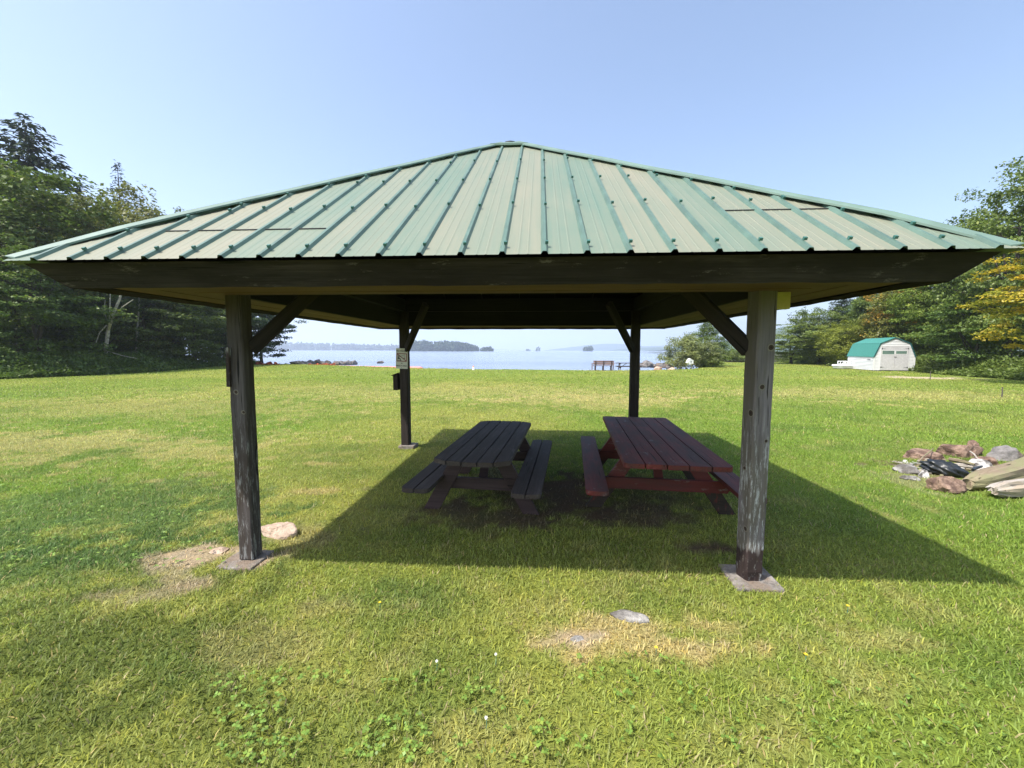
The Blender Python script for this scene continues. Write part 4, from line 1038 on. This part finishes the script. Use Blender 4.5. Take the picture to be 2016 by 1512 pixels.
KIND = {
    'maple': broadleaf(1, ncl=250, per=95, leaf=.19, low=.10), 'birchy': broadleaf(2, rad=3.0, ncl=250, per=95, leaf=.17, layered=.8, low=.10),
    'tall': broadleaf(3, rad=2.7, ncl=190, per=85, leaf=.17, low=.05), 'layered': broadleaf(4, rad=3.6, ncl=150, per=110, leaf=.19, layered=.28, low=.10),
    'spruce': conifer(5, rad=1.9), 'fir': conifer(6, rad=2.9, whorl=52, nb=9, irr=.6, droop=.12, leaf=.46, power=.62, dens=1.3), 'cedar': broadleaf(7, rad=2.8, ncl=260, per=85, leaf=.15, low=.02, layered=.9, cone=.55),
    'shrub': broadleaf(8, H=3.2, rad=2.0, low=.02, ncl=110, per=75, leaf=.13, layered=.7, stems=5), 'wispy': broadleaf(9, H=5., rad=1.5, low=.10, ncl=70, per=34, leaf=.14, layered=1.3, stems=3),
    'bigmaple': broadleaf(10, rad=3.8, ncl=230, per=105, leaf=.17, low=.16, layered=.38),
}
KH = {'shrub': 3.2, 'wispy': 5.}; KR = dict(maple=3.3, birchy=3., tall=2.7, layered=3.6, spruce=1.9, fir=2.9, cedar=2.6, shrub=2., wispy=1.5, bigmaple=3.8)
def tree(name, kind, px, Yd, top, wpx, colr, label, cat='tree', group=None, mat=None, rz=None, base=None):
    x, y, zt = atd(px, top, Yd); h = zt+.0; H = KH.get(kind, 10.); wd = wpx/F*Yd
    zg = float(gz(np.array([x]), np.array([Yd]))[0]); zg = max(zg, -.5)
    e = empty(name, (x, Yd, zg), 0); sx_ = wd/(2*KR[kind]); sz_ = (h-zg)/H
    e.rotation_euler.z = rz if rz is not None else random.uniform(0, 6.28)
    tag(e, label, cat, group)
    cm, tm = KIND[kind]
    t_ = link('trunk', tm, e); t_.scale = (sx_*.5+sz_*.5, sx_*.5+sz_*.5, sz_); t_.scale = (sx_, sx_, sz_)
    c_ = link('crown', cm, e); c_.scale = (sx_, sx_, sz_); c_.color = (*colr, 1)
    if mat: c_.material_slots[0].link = 'OBJECT'; c_.material_slots[0].material = M[mat]
    return e
DG = (.075, .115, .030); MG = (.115, .165, .036); OG = (.165, .185, .050); YG = (.19, .255, .045); CN = (.040, .065, .034); BG = (.09, .145, .055)
GL, GR = 'trees along the left wood edge', 'trees along the right wood edge'
T_ = [
 # left wood
 ('fir_tree', 'fir', 48, 40, 236, 250, CN, 'tallest dark fir at the top left of the wood', GL),
 ('fir_tree', 'fir', -60, 38, 250, 240, CN, 'dark fir cut by the left picture edge', GL),
 ('broadleaf_tree', 'maple', 0, 29, 318, 300, MG, 'large green broadleaf tree in front of the dark firs at far left', GL),
 ('broadleaf_tree', 'birchy', 118, 33, 345, 225, OG, 'olive tree with pointed top just right of the tall fir', GL),
 ('spruce_tree', 'spruce', 231, 44, 324, 115, (.035, .052, .035), 'slender pointed spruce standing alone against the sky', GL),
 ('spruce_tree', 'spruce', 197, 50, 392, 46, (.03, .045, .03), 'small thin spruce tip left of the slender spruce', GL),
 ('hemlock_tree', 'fir', 172, 40, 425, 190, DG, 'dark evergreen filling the dip between two olive trees', GL),
 ('broadleaf_tree', 'birchy', 272, 40, 374, 195, (.195, .200, .055), 'rounded yellow olive tree in front of the slender spruce', GL),
 ('broadleaf_tree', 'birchy', 325, 44, 405, 130, OG, 'smaller olive tree just above the left roof slope', GL),
 ('broadleaf_tree', 'layered', 60, 26.5, 500, 230, (.10, .155, .032), 'low spreading green tree with a leaning trunk at the left lawn edge', GL),
 ('broadleaf_tree', 'maple', 165, 33, 500, 190, DG, 'dark broadleaf tree behind the pale dead birch', GL),
 ('broadleaf_tree', 'layered', 285, 34, 560, 190, (.10, .135, .032), 'drooping tree right of the dead birch seen under the eave', GL),
 ('broadleaf_tree', 'layered', 372, 38, 560, 150, (.10, .14, .032), 'drooping green tree left of the left front post', GL),
 ('broadleaf_tree', 'maple', 440, 45, 540, 160, DG, 'dark tree behind the left front post', GL),
 ('broadleaf_tree', 'layered', 508, 46, 572, 120, (.035, .07, .028), 'dark tree overhanging the water right of the left front post', GL),
 ('broadleaf_tree', 'maple', 230, 44, 520, 260, DG, 'dark tree deep in the wood behind the dead birch', GL),
 ('broadleaf_tree', 'tall', 350, 50, 500, 220, DG, 'dark tree deep in the wood left of the front post', GL),
 # right of the beach
 ('cedar_tree', 'cedar', 1390, 43, 631, 78, (.13, .19, .032), 'bright green rounded cedar behind the birdhouse bushes', None),
 ('lakeside_bush', 'shrub', 1347, 40.5, 660, 76, (.21, .24, .09), 'olive grey bush at the water left of the birdhouse', 'bushes behind the birdhouse'),
 ('lakeside_bush', 'shrub', 1385, 40.5, 672, 66, (.18, .21, .085), 'twiggy bush directly behind the birdhouse', 'bushes behind the birdhouse'),
 ('lakeside_bush', 'shrub', 1402, 40, 697, 44, (.19, .24, .06), 'low bush at the right foot of the cedar', 'bushes behind the birdhouse'),
 ('far_bush', 'shrub', 1438, 60, 688, 66, (.18, .23, .06), 'distant low bush between the cedar and the right front post', None),
 ('far_bush', 'shrub', 1468, 62, 684, 50, (.18, .23, .06), 'distant low bush mostly behind the right front post', None),
 # right wood
 ('wispy_tree', 'wispy', 1592, 53, 598, 60, (.10, .13, .06), 'thin wispy sapling rising above the bushes right of the front post', GR),
 ('broadleaf_tree', 'layered', 1562, 50, 640, 100, (.16, .21, .055), 'spreading bushy tree next to the right front post', GR),
 ('broadleaf_tree', 'maple', 1618, 48, 608, 110, (.15, .20, .05), 'round green tree left of and behind the shed', GR),
 ('pine_tree', 'fir', 1660, 56, 572, 80, CN, 'dark pine crown showing above the trees behind the shed', GR),
 ('cedar_tree', 'cedar', 1710, 46, 566, 80, (.10, .15, .03), 'dense green cedar above the shed roof', GR),
 ('broadleaf_tree', 'birchy', 1665, 42.5, 630, 85, (.24, .27, .045), 'low yellow green tree just left of the shed', GR),
 ('broadleaf_tree', 'tall', 1745, 52, 545, 120, BG, 'blue green tree directly behind the shed', GR),
 ('maple_tree', 'maple', 1778, 38.5, 556, 125, (.17, .18, .04), 'maple with orange tinged leaves behind the shed', GR, 'leaf_orange'),
 ('broadleaf_tree', 'layered', 1852, 36, 520, 150, YG, 'bright green broad tree right of the shed', GR),
 ('broadleaf_tree', 'maple', 1820, 43, 500, 170, MG, 'tall green tree behind the bright green one right of the shed', GR),
 ('broadleaf_tree', 'layered', 1842, 36.5, 640, 80, (.10, .14, .04), 'low dark spreading tree against the right wall of the shed', GR),
 ('broadleaf_tree', 'layered', 1925, 28.5, 590, 170, (.10, .16, .035), 'dark low branched tree near the right picture edge', GR),
 ('broadleaf_tree', 'bigmaple', 1925, 33, 470, 190, YG, 'yellowish green tree showing below the right roof tip', GR),
 ('maple_tree', 'bigmaple', 2020, 27, 335, 235, (.13, .18, .04), 'tall maple rising above the right roof tip', GR),
 ('broadleaf_tree', 'maple', 2060, 34, 420, 260, MG, 'green tree at the right picture edge behind the tall maple', GR),
]
for row in T_:
    nm, kd, px, Yd, top, wp, cl, lb, gp = row[:9]
    tree(nm, kd, px, Yd, top, wp, cl, lb, 'bush' if 'bush' in nm else 'tree', gp, row[9] if len(row) > 9 else None)
# yellow autumn maple whose lower limbs reach into the picture
ym = tree('yellow_maple', 'layered', 2078, 19.5, 480, 205, (.26, .26, .03), 'yellow and orange autumn maple at the right picture edge with grey trunk', 'tree', GR, 'leaf_yellow', rz=1.0)
for ch in ym.children:
    if ch.name.startswith('crown'): ch.location.z = 1.2; ch.scale.z *= .80
mm = MB(); rd = random.Random(5)
# pale dead birch with bare limbs
x, y = gnd(222, 736); x, y, z = atd(218, 736, 29.); db = empty('dead_birch', (x, y, 0)); tag(db, 'bare dead birch with pale forked limbs in the left wood', 'tree')
P2 = lambda px, py, dy=0: tuple(Vector(atd(px, py, 29+dy))-Vector((x, y, 0)))
mm.tube([P2(205, 735, .8), P2(208, 690, .5), P2(213, 650)], [.16, .12, .10], 8); mm.tube([P2(213, 650), P2(222, 620), P2(236, 588), P2(242, 560)], [.10, .085, .07, .05], 8)
mm.build('trunk', M['birch'], db, smooth=True)
for pts_, r_ in (([(213, 652), (216, 620), (217, 575)], .045), ([(220, 630), (240, 605), (262, 590)], .04), ([(210, 640), (196, 655), (189, 675)], .04), ([(190, 673), (175, 680), (150, 678)], .025), ([(212, 665), (240, 672), (262, 668)], .02),
                 ([(208, 690), (240, 700), (270, 706)], .03), ([(212, 680), (235, 655), (252, 640)], .02), ([(216, 640), (205, 615), (207, 590)], .03), ([(209, 685), (190, 690), (165, 700)], .02)):
    mm = MB(); mm.tube([P2(a, b, -.3*i) for i, (a, b) in enumerate(pts_)], [r_, r_*.8, r_*.4], 6); mm.build('limb', M['birch'] if r_ > .028 else M['bark'], db, smooth=True)
mm = MB(); x, y, z = atd(270, 700, 33); 
sp_ = empty('birch_snag', (x, 33, 0)); tag(sp_, 'thin white birch stem standing right of the dead birch', 'tree')
m2 = lambda px, py: tuple(Vector(atd(px, py, 33))-Vector((x, 33, 0)))
mm.tube([m2(266, 728), m2(268, 690), m2(270, 650), m2(274, 600), m2(273, 570)], [.08, .07, .06, .05, .04], 7); mm.build('trunk', M['birch'], sp_, smooth=True)
mm = MB(); mm.tube([m2(270, 650), m2(285, 620), m2(296, 606)], [.04, .03, .02], 6); mm.build('limb', M['bark'], sp_)

# undergrowth along both wood edges: nobody could count it
def undergrowth(name, line, n, width, hmax, colr, label, seed):
    r = np.random.default_rng(seed); L = np.array(line, float); seg = r.integers(0, len(L)-1, n); t_ = r.random(n)
    x = L[seg, 0]*(1-t_)+L[seg+1, 0]*t_; y = L[seg, 1]*(1-t_)+L[seg+1, 1]*t_
    d = nz(L[seg+1]-L[seg]); off = (r.random(n))*width; x = x-d[:, 1]*off; y = y+d[:, 0]*off
    hh = hmax*(.15+.85*np.clip(off/width*1.6, 0, 1))*(.35+.9*vn(x, y, 1.4, seed)); z = hh*r.random(n)**.7
    C = np.c_[x, y, z]; Nn = nz(r.normal(size=(n, 3))*.6+np.array([0, 0, .8])); Dn = nz(np.cross(Nn, r.normal(size=(n, 3)))); Ls = .11+.12*r.random(n)
    me = leafmesh(name, C, Dn, Nn, Ls, Ls*.6, vn(x, y, 1., 9)*.5+r.random(n)*.5, M['leaf'])
    o = link(name, me); o.color = (*colr, 1); tag(o, label, 'undergrowth', kind='stuff')
pl = [gnd(520, 716.5), gnd(430, 721.5), gnd(330, 730.5), gnd(250, 735), gnd(160, 740), gnd(60, 744.5), gnd(-60, 750), gnd(-300, 762)]
undergrowth('undergrowth', pl, 52000, -3.2, 1.5, (.10, .155, .035), 'ferns and weeds along the foot of the left wood', 5)
pl = [gnd(1528, 713.5), gnd(1600, 717), gnd(1660, 721), (31.5, 36), (31.2, 31.5), gnd(1850, 737.5), gnd(1930, 743), gnd(2020, 750), gnd(2200, 765)]
undergrowth('undergrowth', pl, 42000, 3.2, 1.5, (.13, .18, .04), 'leafy weeds along the foot of the right wood', 6)

# ================================================================== FAR SHORE
def woods(name, label, xs_, Yd, top, seed, per, ls, colr, depth=30., spread=1.):
    """far wood that reads as one mass; top(px) gives the skyline in the photo"""
    r = np.random.default_rng(seed); C = []; n_t = len(xs_)
    tx, th, ty = [], [], []
    for px in xs_:
        dy = r.random()*depth; x, y, z = atd(px, top(px)+r.random()*1.0, Yd+dy); h = z-WATER
        tx.append(x); ty.append(y); th.append(max(h, 1.)*(.80+.28*r.random()))
    tx, ty, th = map(np.array, (tx, ty, th)); i = np.repeat(np.arange(n_t), per); n = len(i)
    f = r.random(n); con = (r.random(n_t) < .4)[i]; wid = np.where(con, .20*(1-f)+.02, .26*np.sqrt(np.clip(1-(2*f-1)**2, 0, 1))+.05)*th[i]*spread
    a = r.random(n)*6.283; C = np.c_[tx[i]+np.cos(a)*wid*r.random(n)**.5, ty[i]+np.sin(a)*wid*r.random(n)**.5, WATER+f*th[i]]
    Nn = nz(r.normal(size=(n, 3))+np.array([0, -.5, .5])); Dn = nz(np.cross(Nn, r.normal(size=(n, 3)))); L = ls*(.6+.8*r.random(n))
    me = leafmesh(name, C, Dn, Nn, L, L*.8, r.random(n), M['needle']); o = link(name, me); o.color = (*colr, 1)
    tag(o, label, 'trees', kind='stuff')
def interp(pts): 
    a = np.array(pts, float); return lambda px: float(np.interp(px, a[:, 0], a[:, 1]))
rr_ = np.random.default_rng(12)
FC = (.03, .06, .028)
woods('island_woods', 'wooded island seen between the rear posts', rr_.uniform(800, 941, 260), 800, interp([(795, 678), (812, 673), (835, 671.5), (850, 675), (880, 671), (905, 674), (925, 679), (942, 684)]), 1, 70, 3.2, FC, 60)
woods('islet_woods', 'small wooded islet just right of the larger island', rr_.uniform(946, 970, 26), 780, interp([(945, 687), (955, 683.5), (965, 682), (970, 687)]), 2, 40, 2.2, FC, 20, .8)
woods('far_shore_woods', 'hazy wooded far shore on the left of the lake', rr_.uniform(380, 812, 560), 1700, interp([(380, 672), (560, 676), (620, 676), (700, 679), (760, 680.5), (812, 682)]), 3, 26, 8, FC, 120)
woods('islet_woods', 'dark wooded islet left of the rear right post', rr_.uniform(1149, 1167, 26), 1000, interp([(1148, 688), (1153, 683), (1163, 681), (1168, 686)]), 4, 40, 3.0, FC, 20, .9)
woods('islet_woods', 'tiny islet with two trees in the middle of the lake', [1056, 1058, 1061, 1062], 1000, interp([(1055, 687), (1059, 682), (1063, 683)]), 5, 26, 2.4, FC, 8, .6)
woods('islet_woods', 'faint low islet left of the tiny two tree islet', rr_.uniform(1035, 1043, 6), 1300, interp([(1035, 689), (1040, 687), (1044, 689)]), 6, 24, 2.6, FC, 8, .8)
t = NT('forest_hill'); a1 = t.noise(t.coord(), .05, 5, .7); t.bsdf(t.mix(t.ramp(a1, [(.35, 0.), (.65, 1.)]), (.022, .045, .022), (.055, .09, .035)), 1., spec=0.); M['forest_hill'] = t.mat
def hill(name, label, Yd, pts, depth, bump, seed):
    f = interp(pts); px = np.linspace(pts[0][0], pts[-1][0], 320); rows = 14; V = []
    for j in range(rows):
        s = j/(rows-1)
        for p in px:
            x, y, z = atd(p, f(p), Yd); y = Yd+depth*(s-.5)*2; x = x*(y/Yd)**.15
            V.append((x, y, z, s))
    V = np.array(V); b = np.sin(np.clip(V[:, 3], 0, 1)*math.pi)**.6
    H_ = (V[:, 2]-WATER); nzv = vn(V[:, 0], V[:, 1], bump*3, seed)+.7*vn(V[:, 0], V[:, 1], bump*1.2, seed+1)
    z = WATER-1.+(H_+1.)*b+b*bump*.5*(nzv-.8); n = len(px)
    I = np.arange(n*rows).reshape(rows, n); Fq = np.stack([I[:-1, :-1], I[:-1, 1:], I[1:, 1:], I[1:, :-1]], -1).reshape(-1, 4)
    tag(link(name, raw_mesh(name, np.c_[V[:, :2], z], Fq, M['forest_hill'])), label, 'hill', kind='structure')
hill('hills', 'low blue hills across the lake behind the rear right post', 3400, [(1075, 690), (1095, 687), (1130, 683), (1160, 679), (1190, 677), (1215, 677), (1245, 680), (1265, 682), (1300, 681), (1340, 679), (1400, 678), (1480, 680), (1560, 684), (1640, 690)], 420, 8, 1)
hill('hills', 'darker wooded point in front of the blue hills', 2300, [(1205, 690.5), (1225, 687), (1260, 685.5), (1300, 684), (1360, 683), (1450, 686), (1500, 690)], 200, 7, 2)
hill('hills', 'faint farthest hills in the middle of the horizon', 6000, [(880, 690), (920, 687.5), (960, 686.5), (1000, 687.5), (1040, 688.5), (1080, 690)], 500, 10, 3)
hill('hills', 'hazy wooded hill behind the trees right of the front post', 1300, [(1330, 690), (1400, 676), (1430, 672), (1480, 668), (1530, 655), (1560, 643), (1620, 630), (1720, 610), (1900, 600), (2200, 610), (2600, 650)], 350, 12, 4)

# haze
mm = MB(); mm.box(-7800, 7800, -500, 8800, -4.5, 240)
t = NT('haze'); pv = t.n.new('ShaderNodeVolumePrincipled'); pv.inputs['Density'].default_value = .00042; pv.inputs['Color'].default_value = (.80, .88, 1., 1); pv.inputs['Anisotropy'].default_value = .3
t.l(pv.outputs[0], t.out.inputs['Volume'])
hz_o = mm.build('haze', t.mat); tag(hz_o, 'thin blue summer haze over the lake', 'haze', kind='stuff')

# ================================================================== GRASS
parts = []
for (y0, y1, dn, hg, wd, ln, kd, sd) in ((1.1, 3.6, 8000, .040, .0052, 1.05, 5, 1), (3.6, 7., 3400, .040, .0075, 1.0, 4, 2), (7., 13, 900, .045, .014, .95, 4, 3), (13, 24, 200, .05, .03, .9, 4, 4), (24, 56, 30, .06, .06, .9, 4, 5)):
    x, y = scatter(y0, y1, dn, sd); parts.append((kd, blades(x, y, hg, wd, ln, kd, sd)))
t = NT('grass_blade'); va = t.n.new('ShaderNodeVertexColor'); va.layer_name = 'col'
p = t.bsdf(va.outputs[0], .5, spec=.25); tr = t.n.new('ShaderNodeBsdfTranslucent'); t.l(va.outputs[0], tr.inputs[0]); mx = t.n.new('ShaderNodeMixShader'); mx.inputs[0].default_value = .42
t.l(p.outputs[0], mx.inputs[1]); t.l(tr.outputs[0], mx.inputs[2]); t.l(mx.outputs[0], t.out.inputs[0]); M['grass_blade'] = t.mat
Vs, Fs, Cs, o_ = [], [], [], 0
for kd, (V, Fa, Cc) in parts: Vs.append(V); Fs.append(Fa+o_); Cs.append(Cc); o_ += len(V)
gme = raw_mesh('grass', np.concatenate(Vs), np.concatenate(Fs), M['grass_blade'], colors=np.concatenate(Cs))
tag(link('grass', gme), 'short mown grass blades covering the lawn', 'grass', kind='stuff')

# clover and broad leaved weeds in the foreground
def clover(px0, px1, py0, py1, n, seed, th=.5):
    r = np.random.default_rng(seed); out = []
    while len(out) < n:
        px, py = r.uniform(px0, px1), r.uniform(py0, py1); x, y = gnd(px, py)
        if vn(np.array([x]), np.array([y]), .22, 11)[0] > th: out.append((x, y))
    return out
pts = clover(420, 900, 1330, 1512, 170, 1, .33)+clover(900, 1250, 1330, 1512, 60, 2, .35)+clover(1300, 2000, 1330, 1512, 60, 3, .2)+clover(900, 1400, 1290, 1360, 18, 4)+clover(0, 440, 920, 1120, 260, 5, .2)
r = np.random.default_rng(4); C, Dn, Nn, L, tn = [], [], [], [], []
for (x, y) in pts:
    h = r.uniform(.022, .045); a0 = r.random()*6.28; nb_ = 3; far_ = y > 2.6; sz = r.uniform(.012, .020)*(1.15 if far_ else 1)
    for k in range(nb_):
        a = a0+k*2.094; d = np.array([math.cos(a), math.sin(a), .1+.2*r.normal()]); nn_ = np.array([r.normal()*.25, r.normal()*.25, 1.])
        C.append((x, y, h)); Dn.append(d); Nn.append(nn_); L.append(sz); tn.append(r.random())
Dn = nz(np.array(Dn)); Nn = nz(np.array(Nn)); Nn = nz(Nn-Dn*(Nn*Dn).sum(1, keepdims=True)); L = np.array(L)
o = link('clover', leafmesh('clover', np.array(C), Dn, Nn, L, L*.95, np.array(tn), M['leaf'])); o.color = (.19, .31, .060, 1)
tag(o, 'patches of clover leaves growing among the grass', 'clover', kind='stuff')
for (px, py, lb) in ((1291, 1291, 'yellow dandelion flower right of the dry grass patch'), (1668, 1207, 'yellow dandelion flower in the lawn right of the right front post'), (748, 1200, 'tiny yellow flower in the grass in front of the shadow edge'), (1585, 1305, 'small yellow flower low in the grass at lower right')):
    x, y = gnd(px, py); e = empty('dandelion', (x, y, 0)); tag(e, lb, 'flower', 'yellow flowers in the lawn')
    mm = MB(); mm.tube([(0, 0, 0), (.003, 0, .045)], [.0015, .0012], 5); mm.build('stem', M['shed_roof'], e)
    mm = MB()
    for k in range(16):
        a = k*.3927; ra = .009 if k % 2 else .007; z = .045+(.002 if k % 2 else .004)
        mm.add([(0, 0, .044), (ra*math.cos(a-.22), ra*math.sin(a-.22), z+.002), (ra*1.15*math.cos(a), ra*1.15*math.sin(a), z+.001), (ra*math.cos(a+.22), ra*math.sin(a+.22), z+.002)], [(0, 1, 2, 3)])
    mm.build('flower_head', M['dandelion'], e)
for (px, py, lb) in ((860, 1322, 'white clover flower in the middle foreground'), (976, 1308, 'white clover flower right of the middle one'), (957, 1437, 'white clover flower nearest the bottom edge')):
    x, y = gnd(px, py); e = empty('clover_flower', (x, y, 0)); tag(e, lb, 'flower', 'white clover flowers')
    mm = MB(); mm.tube([(0, 0, 0), (.003, 0, .05)], [.0015, .0012], 5); mm.build('stem', M['shed_roof'], e)
    mm = MB()
    for k in range(26):
        a = k*2.4; zz = k/25; q_ = math.sqrt(max(0, 1-(2*zz-1)**2)); mm.add([(0, 0, .052), (.006*q_*math.cos(a), .006*q_*math.sin(a), .048+.012*zz), (.0085*q_*math.cos(a+.25), .0085*q_*math.sin(a+.25), .050+.013*zz), (.006*q_*math.cos(a+.5), .006*q_*math.sin(a+.5), .048+.012*zz)], [(0, 1, 2, 3)])
    mm.build('flower_head', M['white'], e)
